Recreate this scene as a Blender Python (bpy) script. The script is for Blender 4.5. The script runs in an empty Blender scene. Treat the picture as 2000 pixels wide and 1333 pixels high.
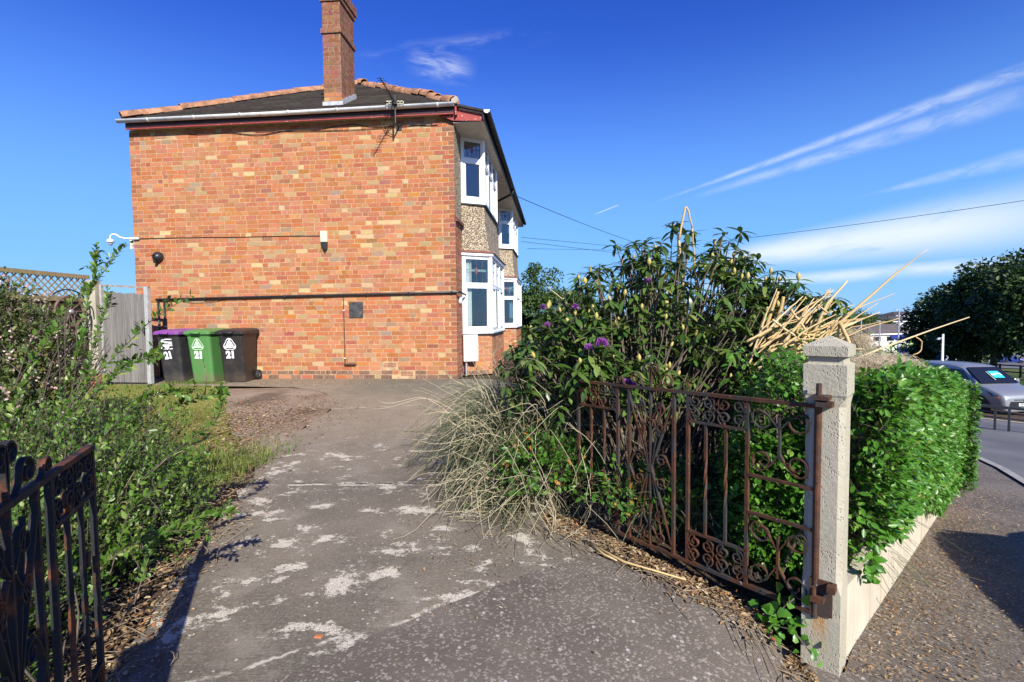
import bpy, math, random
import numpy as np
from mathutils import Vector, Matrix
from mathutils.geometry import delaunay_2d_cdt
R = math.radians
sc = bpy.context.scene
col = sc.collection
PI = math.pi

# ------------------------------------------------------------------ camera
F, PITCH, ROLL, H = 960.0, 0.0465, -0.0102, 1.157
cd = bpy.data.cameras.new('camera'); cam = bpy.data.objects.new('camera', cd); col.objects.link(cam)
cd.sensor_width = 36; cd.lens = F / 2000 * 36; cd.clip_start = .05; cd.clip_end = 4000
_f = np.array([0, math.cos(PITCH), -math.sin(PITCH)]); _r = np.array([1., 0, 0]); _u = np.array([0, math.sin(PITCH), math.cos(PITCH)])
RI = math.cos(ROLL) * _r + math.sin(ROLL) * _u; UP = -math.sin(ROLL) * _r + math.cos(ROLL) * _u; FW = _f
cam.matrix_world = Matrix(((RI[0], UP[0], -FW[0], 0), (RI[1], UP[1], -FW[1], 0), (RI[2], UP[2], -FW[2], H), (0, 0, 0, 1)))
sc.camera = cam
sc.view_settings.view_transform = 'Standard'; sc.view_settings.look = 'None'
sc.view_settings.gamma = 1; sc.view_settings.exposure = 0.7
sc.cycles.max_bounces = 6; sc.cycles.transparent_max_bounces = 8

# ------------------------------------------------------------------ sun and sky
EL = R(32); SAZ = (0.35, -0.937)
SUN = Vector((SAZ[0] * math.cos(EL), SAZ[1] * math.cos(EL), math.sin(EL))).normalized()
sd = bpy.data.lights.new('sun', 'SUN'); sd.energy = 4.8; sd.angle = R(.5); sd.color = (1, .95, .86)
so = bpy.data.objects.new('sun', sd); col.objects.link(so)
so.rotation_euler = SUN.to_track_quat('Z', 'Y').to_euler()

class NT:
    def __init__(s, tree): s.t = tree; s.n = tree.nodes; s.l = tree.links
    def node(s, typ, ins=None, **kw):
        n = s.n.new(typ)
        for k, v in kw.items(): setattr(n, k, v)
        for k, v in (ins or {}).items(): s.set(n.inputs[k], v)
        return n
    def set(s, sock, v):
        if hasattr(v, 'is_linked') or hasattr(v, 'links'): s.l.new(v, sock)
        elif isinstance(v, bpy.types.Node): s.l.new(v.outputs[0], sock)
        else:
            if sock.type == 'RGBA' and len(v) == 3: v = (*v, 1)
            sock.default_value = v
    def math(s, op, a, b=None, c=None, clamp=False):
        n = s.node('ShaderNodeMath', operation=op, use_clamp=clamp); s.set(n.inputs[0], a)
        if b is not None: s.set(n.inputs[1], b)
        if c is not None: s.set(n.inputs[2], c)
        return n.outputs[0]
    def mix(s, fac, a, b, blend='MIX'):
        n = s.node('ShaderNodeMix', data_type='RGBA', blend_type=blend, clamp_factor=True)
        s.set(n.inputs[0], fac); s.set(n.inputs[6], a); s.set(n.inputs[7], b); return n.outputs[2]
    def ss(s, v, a, b, lo=0., hi=1.):
        n = s.node('ShaderNodeMapRange', interpolation_type='SMOOTHSTEP'); s.set(n.inputs[0], v)
        for i, x in zip((1, 2, 3, 4), (a, b, lo, hi)): s.set(n.inputs[i], x)
        return n.outputs[0]
    def noise(s, vec, scale, detail=4, rough=.6, dist=0.):
        n = s.node('ShaderNodeTexNoise', {'Scale': scale, 'Detail': detail, 'Roughness': rough, 'Distortion': dist})
        if vec is not None: s.set(n.inputs['Vector'], vec)
        return n.outputs['Fac']
    def ramp(s, fac, stops, interp='LINEAR'):
        n = s.node('ShaderNodeValToRGB'); s.set(n.inputs[0], fac); r = n.color_ramp; r.interpolation = interp
        while len(r.elements) < len(stops): r.elements.new(.5)
        for e, (p, c) in zip(r.elements, stops): e.position = p; e.color = (*c, 1) if len(c) == 3 else c
        return n.outputs[0]
    def mapping(s, vec, scale=(1, 1, 1), rot=(0, 0, 0), loc=(0, 0, 0)):
        return s.node('ShaderNodeMapping', {'Vector': vec, 'Scale': scale, 'Rotation': rot, 'Location': loc}).outputs[0]

def ray(px, py): return (px - 1000) / F * RI - (py - 666.5) / F * UP + FW
def at(px, py, y):
    d = ray(px, py); return np.array([0, 0, H]) + d * (y / d[1])
def uv(px, py):
    d = ray(px, py); return d[0] / d[1], d[2] / d[1]

W = bpy.data.worlds.new('World'); sc.world = W; W.use_nodes = True
w = NT(W.node_tree); w.n.clear()
SKY_STRENGTH = .085
sky = w.node('ShaderNodeTexSky', sky_type='NISHITA', sun_disc=False)
sky.sun_elevation = EL; sky.sun_rotation = math.atan2(SUN[0], SUN[1]); sky.altitude = 300
sky.air_density = 1.0; sky.dust_density = .25; sky.ozone_density = 3.5
hs = w.node('ShaderNodeHueSaturation', {'Hue': .530, 'Saturation': 1.33, 'Value': 1.44, 'Color': sky.outputs[0]})
tc = w.node('ShaderNodeTexCoord'); xyz = w.node('ShaderNodeSeparateXYZ', {0: tc.outputs['Generated']})
dx, dy, dz = xyz.outputs
yy = w.math('MAXIMUM', dy, .05); U_ = w.math('DIVIDE', dx, yy); V_ = w.math('DIVIDE', dz, yy)
front = w.ss(dy, .1, .25)
def streak(pa, pb, w0, w1, nscale, thr, amp, fade0=.06, fade1=.1, off=0.):
    """cirrus streak along the straight line through two sky directions"""
    (u0, v0), (u1, v1) = uv(*pa), uv(*pb); L = math.hypot(u1 - u0, v1 - v0); c, s_ = (u1 - u0) / L, (v1 - v0) / L
    du = w.math('SUBTRACT', U_, u0); dv = w.math('SUBTRACT', V_, v0)
    s = w.math('ADD', w.math('MULTIPLY', du, c / L), w.math('MULTIPLY', dv, s_ / L))
    t = w.math('SUBTRACT', w.math('MULTIPLY', dv, c), w.math('MULTIPLY', du, s_))
    vec = w.node('ShaderNodeCombineXYZ', {0: s, 1: w.math('MULTIPLY', t, 1.0), 2: off})
    n1 = w.noise(w.mapping(vec, (nscale * L * 1.0, nscale * 4.0, 1)), 1, 5, .62, .6)
    wid = w.math('ADD', w0, w.math('MULTIPLY', s, w1 - w0))
    a = w.math('ABSOLUTE', w.math('DIVIDE', t, w.math('MAXIMUM', wid, .002)))
    body = w.ss(a, 0., 1., 1., 0.)
    ends = w.math('MULTIPLY', w.ss(s, -fade0, fade0), w.ss(s, 1 - fade1, 1 + fade1, 1., 0.))
    m = w.math('MULTIPLY', w.math('MULTIPLY', body, ends), w.ss(n1, thr - .2, thr + .25))
    return w.math('MULTIPLY', m, amp)
ms = [streak((1330, 378), (2060, 118), .004, .026, 14, .40, .42, .12, .3),
      streak((1400, 372), (1985, 190), .010, .036, 11, .42, .36, .2, .2, 3.),
      streak((1430, 505), (2080, 412), .030, .105, 5, .27, .9, .12, .5, 7.),
      streak((1380, 560), (2080, 505), .012, .030, 6, .38, .75, .2, .5, 11.),
      streak((1720, 375), (2050, 295), .006, .03, 9, .45, .34, .3, .3, 21.),
      streak((815, 120), (905, 140), .040, .040, 15, .52, .55, .35, .35, 31.),
      streak((740, 110), (1020, 75), .03, .03, 9, .62, .3, .3, .3, 37.),
      streak((1165, 418), (1207, 401), .0016, .0012, 3, .2, .5, .2, .1, 41.)]
m = ms[0]
for k in ms[1:]: m = w.math('MAXIMUM', m, k)
# thin milky veil low in the sky
m = w.math('MULTIPLY', m, front, clamp=True)
veil = w.math('MULTIPLY', w.ss(dz, .05, .50, .86, 0.), 1.0)
skc = w.mix(veil, hs, (1.35, 3.75, 7.6))
skc = w.mix(m, skc, (6.6, 7.2, 8.0))
bg = w.node('ShaderNodeBackground', {'Color': skc, 'Strength': SKY_STRENGTH})
w.l.new(bg.outputs[0], w.node('ShaderNodeOutputWorld').inputs[0])

# ------------------------------------------------------------------ terrain
CD, SD = .713, .701                      # direction of the street wall
P0 = (1.5, 2.17)
def smooth(a, b, x):
    t = np.clip((np.asarray(x, float) - a) / (b - a), 0, 1); return t * t * (3 - 2 * t)
def qp(x, y):
    q = (x - P0[0]) * CD + (y - P0[1]) * SD; p = (x - P0[0]) * SD - (y - P0[1]) * CD; return q, p
def fall(q):
    return np.interp(q, [-40, 0, 5, 25, 60, 165, 400], [.43, -.42, -1.09, -2.77, -4.5, -10.6, -14.])
def G(x, y):
    x = np.asarray(x, float); y = np.asarray(y, float)
    q, p = qp(x, y)
    gin = -.29 + .29 * np.clip((y - 2.2) / 6.4, 0, 1)
    gin = gin - .10 * np.clip(q - .3, 0, 9) * (1 - smooth(.3, 5, -p))
    gout = fall(q)
    wide = 1.2 * (1 - smooth(-1.2, -.2, q))
    k = smooth(-.32 - wide, -.20 + wide * .5, p)
    k = np.maximum(k, smooth(13, 26, y) * smooth(-6, 2, x)); k = np.maximum(k, smooth(4.5, 5.4, q) * smooth(-5.5, -1.5, p))
    return gin * (1 - k) + gout * k
def gnd(px, py):
    d = ray(px, py); lo, hi = .5, 400.
    ts = np.geomspace(.6, 400, 4000); P = np.array([0, 0, H])[None] + d[None] * ts[:, None]
    b = P[:, 2] - G(P[:, 0], P[:, 1]); i = np.argmax(b < 0)
    if i == 0: i = 3999
    a0, a1 = b[i - 1], b[i]; t = ts[i - 1] + (ts[i] - ts[i - 1]) * a0 / (a0 - a1 + 1e-9)
    return np.array([0, 0, H]) + d * t

# ------------------------------------------------------------------ mesh helpers
class MB:
    def __init__(s): s.V = []; s.F = []; s.M = []; s.n = 0; s.C = []; s.usec = False
    def add(s, V, Fs, mat=0, colr=None):
        V = np.asarray(V, float).reshape(-1, 3)
        if isinstance(Fs, np.ndarray): Fs = [Fs]
        else:
            g = {}
            for f in Fs: g.setdefault(len(f), []).append(f)
            Fs = [np.array(v) for v in g.values()]
        for f in Fs:
            if len(f): s.F.append(f + s.n); s.M.append(np.full(len(f), mat)); s.C.append(colr)
        s.V.append(V); s.n += len(V); return s
    def box(s, a, b, mat=0):
        a = np.minimum(a, b).astype(float), np.maximum(a, b).astype(float); lo, hi = a
        V = [[(lo, hi)[i >> 2 & 1][0], (lo, hi)[i >> 1 & 1][1], (lo, hi)[i & 1][2]] for i in range(8)]
        return s.add(V, [[0, 1, 3, 2], [4, 6, 7, 5], [0, 4, 5, 1], [2, 3, 7, 6], [0, 2, 6, 4], [1, 5, 7, 3]], mat)
    def obox(s, o, ex, ey, ez, mat=0):
        o, ex, ey, ez = (np.asarray(k, float) for k in (o, ex, ey, ez))
        V = [o + ex * (i >> 2 & 1) + ey * (i >> 1 & 1) + ez * (i & 1) for i in range(8)]
        return s.add(V, [[0, 1, 3, 2], [4, 6, 7, 5], [0, 4, 5, 1], [2, 3, 7, 6], [0, 2, 6, 4], [1, 5, 7, 3]], mat)
    def tube(s, P, r, n=8, mat=0, caps=True):
        P = np.asarray(P, float); k = len(P); r = np.broadcast_to(np.asarray(r, float), (k,))
        T = np.gradient(P, axis=0); T /= np.linalg.norm(T, axis=1)[:, None] + 1e-9
        a = np.array([0, 0, 1.]) if abs(T[0][2]) < .9 else np.array([1., 0, 0])
        A = []
        x = np.cross(T[0], a); x /= np.linalg.norm(x)
        for t in T:
            x = x - t * (x @ t); x /= np.linalg.norm(x) + 1e-9; A.append(x)
        A = np.array(A); B = np.cross(T, A); th = np.arange(n) * 2 * PI / n
        V = P[:, None] + r[:, None, None] * (A[:, None] * np.cos(th)[None, :, None] + B[:, None] * np.sin(th)[None, :, None])
        i = np.arange(k - 1)[:, None] * n; j = np.arange(n)[None]; j2 = (j + 1) % n
        Fq = np.stack([i + j, i + j2, i + n + j2, i + n + j], -1).reshape(-1, 4); Fs = [list(f) for f in Fq]
        if caps: Fs += [list(range(n))[::-1], list(range((k - 1) * n, k * n))]
        return s.add(V.reshape(-1, 3), Fs, mat)
    def cyl(s, a, b, r, n=16, mat=0, r2=None): return s.tube([a, b], [r, r if r2 is None else r2], n, mat)
    def prism(s, poly, h, mat=0):
        """poly: list of 3-D points (planar), h: extrusion vector"""
        P = np.asarray(poly, float); n = len(P); V = np.vstack([P, P + np.asarray(h, float)])
        return s.add(V, [list(range(n))[::-1], list(range(n, 2 * n))] + [[i, (i + 1) % n, n + (i + 1) % n, n + i] for i in range(n)], mat)
    def lathe(s, prof, c, n=24, mat=0, axis='z'):
        c = np.asarray(c, float); V = []
        for r, z in prof:
            for i in range(n):
                t = 2 * PI * i / n; p = (r * math.cos(t), r * math.sin(t), z)
                if axis == 'y': p = (p[0], p[2], p[1])
                if axis == 'x': p = (p[2], p[0], p[1])
                V.append(c + p)
        k = len(prof); Fs = [[i * n + j, i * n + (j + 1) % n, (i + 1) * n + (j + 1) % n, (i + 1) * n + j] for i in range(k - 1) for j in range(n)]
        if prof[0][0] > 1e-4: Fs.append(list(range(n))[::-1])
        if prof[-1][0] > 1e-4: Fs.append(list(range((k - 1) * n, k * n)))
        return s.add(V, Fs, mat)
    def build(s, name, mats, parent=None, smooth=False, weld=False, bevel=0):
        V = np.vstack(s.V); me = bpy.data.meshes.new(name)
        me.vertices.add(len(V)); me.vertices.foreach_set('co', V.ravel())
        nl = sum(f.size for f in s.F); npoly = sum(len(f) for f in s.F)
        me.loops.add(nl); me.polygons.add(npoly)
        me.loops.foreach_set('vertex_index', np.concatenate([f.ravel() for f in s.F]).astype(np.int32))
        tot = np.concatenate([np.full(len(f), f.shape[1]) for f in s.F])
        st = np.concatenate([[0], np.cumsum(tot)[:-1]])
        me.polygons.foreach_set('loop_start', st.astype(np.int32))
        me.polygons.foreach_set('material_index', np.concatenate(s.M).astype(np.int32))
        if any(c is not None for c in s.C):
            at_ = me.color_attributes.new('Col', 'FLOAT_COLOR', 'CORNER')
            cc = []
            for f, c in zip(s.F, s.C):
                c = np.array([[1, 1, 1]]) if c is None else np.asarray(c, float).reshape(-1, 3)
                c = np.broadcast_to(c, (len(f), 3)) if len(c) in (1, len(f)) else np.broadcast_to(c[:1], (len(f), 3))
                cc.append(np.repeat(np.hstack([c, np.ones((len(f), 1))]), f.shape[1], 0))
            at_.data.foreach_set('color', np.concatenate(cc).ravel())
        me.update(calc_edges=True); me.validate()
        if smooth or name in ('foliage', 'stems', 'blades', 'plumes', 'flowers', 'leaves', 'flower', 'crown', 'rim', 'outer_hoop', 'cable', 'boom', 'lead', 'hip_tiles', 'gutter', 'overhead_wire', 'vine', 'fallen_twigs', 'dead_stems'): me.polygons.foreach_set('use_smooth', np.ones(len(me.polygons), bool))
        else: me.shade_flat()
        for m_ in (mats if isinstance(mats, (list, tuple)) else [mats]): me.materials.append(m_)
        o = bpy.data.objects.new(name, me); col.objects.link(o)
        if parent is not None: o.parent = parent
        if bevel:
            b = o.modifiers.new('bevel', 'BEVEL'); b.width = bevel; b.segments = 2; b.limit_method = 'ANGLE'; b.angle_limit = R(40)
            if smooth is False:
                pass
        return o

def tag(o, label=None, cat=None, group=None, kind=None):
    if label: o['label'] = label
    if cat: o['category'] = cat
    if group: o['group'] = group
    if kind: o['kind'] = kind
    return o
def thing(name, label, cat, loc=(0, 0, 0), rz=0, group=None):
    o = bpy.data.objects.new(name, None); col.objects.link(o); o.location = loc; o.rotation_euler = (0, 0, rz)
    o.empty_display_size = .1
    return tag(o, label, cat, group)
def copy_tree(o, parent=None):
    c = o.copy(); col.objects.link(c)
    if parent is not None: c.parent = parent
    for ch in [k for k in bpy.data.objects if k.parent is o]: copy_tree(ch, c)
    return c
def shift(o, base):
    """move a freshly built world-space mesh so that its origin sits at base"""
    b = Vector(base); o.data.transform(Matrix.Translation(-b)); o.location = b; return o
def text_mesh(txt, size, mat, name, parent, mw, depth=.0015, bold=0., shear=0):
    c = bpy.data.curves.new(name, 'FONT'); c.body = txt; c.size = size; c.extrude = depth; c.offset = bold; c.align_x = 'CENTER'; c.align_y = 'CENTER'; c.shear = shear
    o = bpy.data.objects.new('tmp', c); col.objects.link(o)
    dg = bpy.context.evaluated_depsgraph_get(); dg.update()
    me = bpy.data.meshes.new_from_object(o.evaluated_get(dg)); bpy.data.objects.remove(o); bpy.data.curves.remove(c)
    me.name = name; me.transform(mw); me.materials.clear(); me.materials.append(mat)
    o = bpy.data.objects.new(name, me); col.objects.link(o); o.parent = parent; return o

# ------------------------------------------------------------------ materials
MATS = {}
def material(name, fn):
    m_ = bpy.data.materials.new(name); m_.use_nodes = True; t = NT(m_.node_tree); t.n.clear()
    out = t.node('ShaderNodeOutputMaterial'); r = fn(t); t.l.new(r if hasattr(r, 'links') else r.outputs[0], out.inputs[0]); MATS[name] = m_; return m_
def principled(t, colr, rough=.6, metal=0., bump=None, bstr=.3, bdist=.01, spec=.5, extra=None):
    ins = {'Base Color': colr, 'Roughness': rough, 'Metallic': metal, 'Specular IOR Level': spec}
    ins.update(extra or {})
    p = t.node('ShaderNodeBsdfPrincipled', ins)
    if bump is not None:
        b = t.node('ShaderNodeBump', {'Height': bump, 'Strength': bstr, 'Distance': bdist}); t.l.new(b.outputs[0], p.inputs['Normal'])
    return p
def objco(t): return t.node('ShaderNodeTexCoord').outputs['Object']
def plain(name, c, rough=.5, metal=0., var=.25, scale=6., bump=0., spec=.5, dirt=None):
    def fn(t):
        v = objco(t); n = t.noise(v, scale, 6, .65)
        a = tuple(k * (1 - var) for k in c); b = tuple(min(1, k * (1 + var)) for k in c)
        cc = t.mix(t.ss(n, .3, .7), a, b)
        if dirt: cc = t.mix(t.math('MULTIPLY', t.ss(t.noise(v, scale * 2.3, 6, .7), .5, .72), dirt[1]), cc, dirt[0])
        return principled(t, cc, rough, metal, t.noise(v, scale * 8, 5, .7) if bump else None, bump, .01, spec)
    return material(name, fn)
def leafmat(name, stops, rough=.42, trans=.25, tcol=None, spec=.4):
    def fn(t):
        r = t.node('ShaderNodeNewGeometry').outputs['Random Per Island']
        c = t.ramp(r, stops)
        p = principled(t, c, rough, spec=spec)
        if trans <= 0: return p
        tr = t.node('ShaderNodeBsdfTranslucent', {'Color': t.mix(.5, c, tcol or (.25, .4, .03))})
        mx = t.node('ShaderNodeMixShader', {0: trans, 1: p.outputs[0], 2: tr.outputs[0]}); return mx
    return material(name, fn)

def brick_fn(t):
    a = t.node('ShaderNodeAttribute', attribute_name='Col').outputs['Color']; v = objco(t)
    n = t.noise(t.mapping(v, (1, 1, .6)), 30, 6, .75); n2 = t.noise(v, 70, 5, .75)
    c = t.mix(t.ss(n, .35, .70), a, t.mix(.5, a, (.40, .23, .12)))
    c = t.mix(t.ss(n2, .55, .75), c, t.mix(.5, c, (.13, .06, .035)))
    big = t.noise(v, .7, 4, .6); c = t.mix(t.math('MULTIPLY', t.ss(big, .5, .8), .25), c, (.36, .27, .17))
    return principled(t, c, .88, 0, t.noise(v, 120, 5, .7), .45, .004, .25)
BRICK = material('brick', brick_fn)
MORTAR = plain('mortar', (.41, .28, .16), .95, 0, .3, 9, .4, .2)
def tarfn(t):
    v = objco(t); big = t.noise(v, 1.1, 5, .6); vo = t.node('ShaderNodeTexVoronoi', {'Vector': v, 'Scale': 95.})
    vo2 = t.node('ShaderNodeTexVoronoi', {'Vector': v, 'Scale': 38.})
    sp = t.ss(t.node('ShaderNodeSeparateColor', {0: vo.outputs['Color']}).outputs[0], .72, .95)
    c = t.mix(t.ss(big, .3, .7), (.098, .083, .066), (.175, .146, .115))
    c = t.mix(t.math('MULTIPLY', sp, .6), c, (.36, .31, .25))
    s2 = t.math('MULTIPLY', t.ss(t.node('ShaderNodeSeparateColor', {0: vo2.outputs['Color']}).outputs[1], .93, .97), t.ss(vo2.outputs['Distance'], .25, .4, 1, 0))
    c = t.mix(s2, c, (.42, .38, .35))
    fine = t.noise(v, 160, 3, .7)
    return principled(t, c, .92, 0, t.math('ADD', t.math('MULTIPLY', vo.outputs['Distance'], -.8), fine), .45, .005, .3)
TAR = material('tarmac', tarfn)
def roadfn(t):
    v = objco(t); n = t.noise(v, .6, 5, .6); f_ = t.noise(v, 70, 4, .7)
    c = t.mix(t.ss(n, .3, .7), (.105, .105, .108), (.16, .158, .155)); c = t.mix(t.ss(f_, .55, .8), c, (.24, .23, .22))
    return principled(t, c, .9, 0, f_, .4, .004, .3)
ROADM = material('asphalt', roadfn)
def concfn(t):
    v = objco(t); d = t.node('ShaderNodeVectorMath', operation='ADD', ins={0: v, 1: t.node('ShaderNodeVectorMath', operation='SCALE', ins={0: t.node('ShaderNodeTexNoise', {'Vector': v, 'Scale': 3.5, 'Detail': 5}).outputs['Color'], 'Scale': .35}).outputs[0]}).outputs[0]
    sx = t.node('ShaderNodeSeparateXYZ', {0: v}); y = sx.outputs[1]
    big = t.noise(v, .8, 5, .6); mid = t.noise(v, 5, 6, .7); fine = t.noise(v, 130, 4, .75)
    c = t.mix(t.ss(big, .3, .7), (.122, .105, .080), (.215, .180, .130))
    warm = t.ss(y, 3.9, 6.2)
    c = t.mix(t.math('MULTIPLY', warm, .75), c, t.mix(t.ss(mid, .3, .7), (.25, .190, .118), (.33, .26, .17)))
    green = t.math('MULTIPLY', t.ss(y, 7.2, 8.4), t.ss(sx.outputs[0], -3.4, -2.2)); c = t.mix(t.math('MULTIPLY', green, .6), c, (.105, .12, .085))
    # brushed score lines across the slab
    br = t.noise(t.mapping(v, (5, 90, 1), (0, 0, .18)), 1, 4, .7)
    c = t.mix(t.math('MULTIPLY', t.ss(br, .5, .75), .18), c, (.22, .19, .16))
    grain = t.noise(v, 75, 5, .8); c = t.mix(t.math('MULTIPLY', t.ss(grain, .50, .66), .55), c, (.34, .305, .25)); c = t.mix(t.math('MULTIPLY', t.ss(grain, .46, .34), .6), c, (.055, .048, .04)); blot = t.noise(v, 2.6, 6, .7); c = t.mix(t.math('MULTIPLY', t.ss(blot, .52, .66), .45), c, (.29, .255, .20))
    # worn patches where the pale aggregate shows
    n1 = t.noise(t.mapping(v, (3.6, 5.0, 1), (0, 0, .3), (3.4, 1.7, 0)), 1, 9, .68, .15)
    dens = t.math('MULTIPLY', t.ss(y, 1.6, 2.3, .85, 1.), t.ss(y, 4.6, 6.5, 1., .72))
    edge = t.math('MULTIPLY', n1, dens)
    wear = t.ss(t.math('ADD', edge, t.math('ADD', t.math('MULTIPLY', t.math('SUBTRACT', fine, .5), .16), t.math('MULTIPLY', t.math('SUBTRACT', t.noise(v, 38, 5, .7), .5), .18))), .545, .600)
    agg = t.ramp(t.noise(v, 210, 2, .5), [(.32, (.16, .13, .10)), (.45, (.48, .43, .34)), (.62, (.74, .67, .53))])
    c = t.mix(t.math('MULTIPLY', wear, .9), c, agg)
    sp = t.node('ShaderNodeTexVoronoi', {'Vector': v, 'Scale': 30.})
    s2 = t.math('MULTIPLY', t.ss(t.node('ShaderNodeSeparateColor', {0: sp.outputs['Color']}).outputs[1], .80, .86), t.ss(sp.outputs['Distance'], .10, .24, 1, 0))
    c = t.mix(t.math('MULTIPLY', s2, t.ss(y, 5, 8, .9, .4)), c, (.62, .57, .47))
    # joints and cracks
    def crack(y0, slope, wob, x0, x1, colr, wid):
        nonlocal c
        yl = t.math('ADD', t.math('MULTIPLY', sx.outputs[0], slope), y0)
        dd = t.math('ABSOLUTE', t.math('ADD', t.math('SUBTRACT', y, yl), t.math('MULTIPLY', t.math('SUBTRACT', t.noise(v, 2.2, 5, .7), .5), wob)))
        mk = t.math('MULTIPLY', t.ss(dd, wid, wid * 2.2, 1, 0), t.math('MULTIPLY', t.ss(sx.outputs[0], x0 - .1, x0 + .1), t.ss(sx.outputs[0], x1 - .1, x1 + .1, 1, 0))); mk = t.math('MULTIPLY', mk, t.ss(t.noise(v, 6, 4, .7), .40, .56))
        c = t.mix(mk, c, colr)
    crack(3.98, -.02, .12, -2.6, .6, (.55, .50, .40), .011)
    crack(4.0, -.02, .12, -2.6, .6, (.045, .04, .03), .006)
    crack(5.65, .05, .10, -1.3, .3, (.10, .12, .04), .014)
    crack(7.2, .16, .15, -2.6, -.3, (.42, .38, .28), .010)
    crack(2.55, .50, .25, -1.6, .3, (.50, .45, .36), .008)
    bump = t.math('ADD', t.math('ADD', t.math('MULTIPLY', fine, .5), t.math('MULTIPLY', wear, -.5)), t.math('MULTIPLY', br, .5))
    return principled(t, c, .93, 0, bump, .7, .008, .25)
CONC = material('drive concrete', concfn)
def slabfn(t):
    v = objco(t); n = t.noise(v, 1.6, 6, .65); f_ = t.noise(v, 45, 5, .75); s_ = t.noise(v, 1.1, 3, .5)
    c = t.mix(t.ss(n, .3, .7), (.20, .135, .085), (.30, .235, .17)); c = t.mix(t.math('MULTIPLY', t.ss(s_, .52, .68), .65), c, (.085, .058, .04))
    c = t.mix(t.ss(f_, .58, .72), c, (.40, .34, .26)); return principled(t, c, .95, 0, f_, .5, .006, .2)
SLAB = material('worn slab', slabfn)
def soilfn(t):
    v = objco(t); n = t.noise(v, 2.2, 6, .65); f_ = t.noise(v, 40, 6, .75)
    c = t.mix(t.ss(n, .3, .7), (.050, .034, .022), (.12, .08, .05)); c = t.mix(t.ss(f_, .52, .72), c, (.22, .15, .085)); return principled(t, c, .97, 0, f_, .9, .02, .15)
SOIL = material('soil', soilfn)
def lawnfn(t):
    v = objco(t); n = t.noise(v, 1.3, 6, .6); f_ = t.noise(v, 60, 5, .75)
    c = t.mix(t.ss(n, .35, .65), (.19, .20, .04), (.33, .28, .08)); c = t.mix(t.ss(f_, .5, .75), c, (.06, .09, .015)); return principled(t, c, .95, 0, f_, .8, .02, .15)
LAWN = material('lawn turf', lawnfn)
def farfn(t):
    v = objco(t); n = t.noise(v, .03, 6, .6); c = t.mix(t.ss(n, .4, .6), (.045, .075, .02), (.10, .12, .04)); return principled(t, c, .95, spec=.1)
FARM = material('far fields', farfn)
def dashfn(t):
    v = objco(t); vo = t.node('ShaderNodeTexVoronoi', {'Vector': v, 'Scale': 52.}); cc = t.node('ShaderNodeSeparateColor', {0: vo.outputs['Color']})
    c = t.ramp(cc.outputs[0], [(.0, (.20, .12, .06)), (.18, (.52, .40, .24)), (.4, (.66, .56, .40)), (.62, (.42, .36, .28)), (.8, (.74, .66, .50)), (1, (.30, .19, .10))], 'CONSTANT')
    c = t.mix(t.ss(vo.outputs['Distance'], .35, .62), c, (.13, .10, .07))
    c = t.mix(t.math('MULTIPLY', t.ss(t.noise(v, 1.2, 4, .6), .5, .75), .25), c, (.34, .27, .18))
    return principled(t, c, .9, 0, t.math('MULTIPLY', vo.outputs['Distance'], -1.), .9, .012, .25)
DASH = material('pebbledash', dashfn)
def rustfn(t):
    v = objco(t); n = t.noise(v, 9, 6, .7); n2 = t.noise(v, 40, 5, .7); n3 = t.noise(v, 4, 5, .6)
    c = t.mix(t.ss(n, .35, .65), (.058, .029, .018), (.130, .052, .025)); c = t.mix(t.ss(n2, .52, .70), c, (.030, .022, .018))
    c = t.mix(t.ss(n3, .48, .60), c, (.050, .047, .044)); c = t.mix(t.ss(t.noise(v, 26, 4, .6), .68, .74), c, (.30, .29, .27))
    return principled(t, c, .75, .25, n2, .5, .004, .4)
RUST = material('rusty iron', rustfn)
def rust2fn(t):
    v = objco(t); n = t.noise(v, 7, 6, .7); n2 = t.noise(v, 45, 5, .7)
    c = t.mix(t.ss(n, .51, .63), (.020, .021, .022), (.13, .046, .022)); c = t.mix(t.ss(n2, .66, .74), c, (.38, .30, .16))
    return principled(t, c, .72, .1, n2, .6, .004, .22)
RUST2 = material('flaking black paint', rust2fn)
def postfn(t):
    v = objco(t); n = t.noise(v, 3, 5, .6); f_ = t.noise(v, 45, 6, .75); sx = t.node('ShaderNodeSeparateXYZ', {0: v})
    c = t.mix(t.ss(n, .3, .7), (.37, .34, .255), (.46, .425, .325)); c = t.mix(t.ss(f_, .58, .72), c, (.32, .29, .23)); pit = t.node('ShaderNodeTexVoronoi', {'Vector': t.mapping(v, (1, 1, .55)), 'Scale': 120.}); pk = t.ss(pit.outputs['Distance'], .08, .42, 1., 0.); pk = t.math('MULTIPLY', pk, t.ss(t.noise(v, 12, 3, .6), .45, .6)); c = t.mix(t.math('MULTIPLY', pk, .45), c, (.20, .18, .14)); f_ = t.math('SUBTRACT', f_, t.math('MULTIPLY', pk, .8))
    # run-off stain below the bottom hinge, on the face that carries it
    xs_ = t.math('ABSOLUTE', t.math('SUBTRACT', sx.outputs[0], .075)); face = t.ss(sx.outputs[1], .002, .004, 1., 0.)
    st = t.math('MULTIPLY', t.math('MULTIPLY', t.ss(xs_, .012, .05, 1., 0.), face), t.math('MULTIPLY', t.ss(sx.outputs[2], .20, .22, 1., 0.), t.ss(sx.outputs[2], .02, .2)))
    st = t.math('MULTIPLY', st, t.ss(t.noise(t.mapping(v, (40, 1, 2.5)), 1, 4, .6), .30, .60))
    c = t.mix(t.math('MULTIPLY', st, .85), c, (.42, .22, .07))
    return principled(t, c, .92, 0, f_, .9, .006, .2)
POST = material('gritty concrete', postfn)
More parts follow.
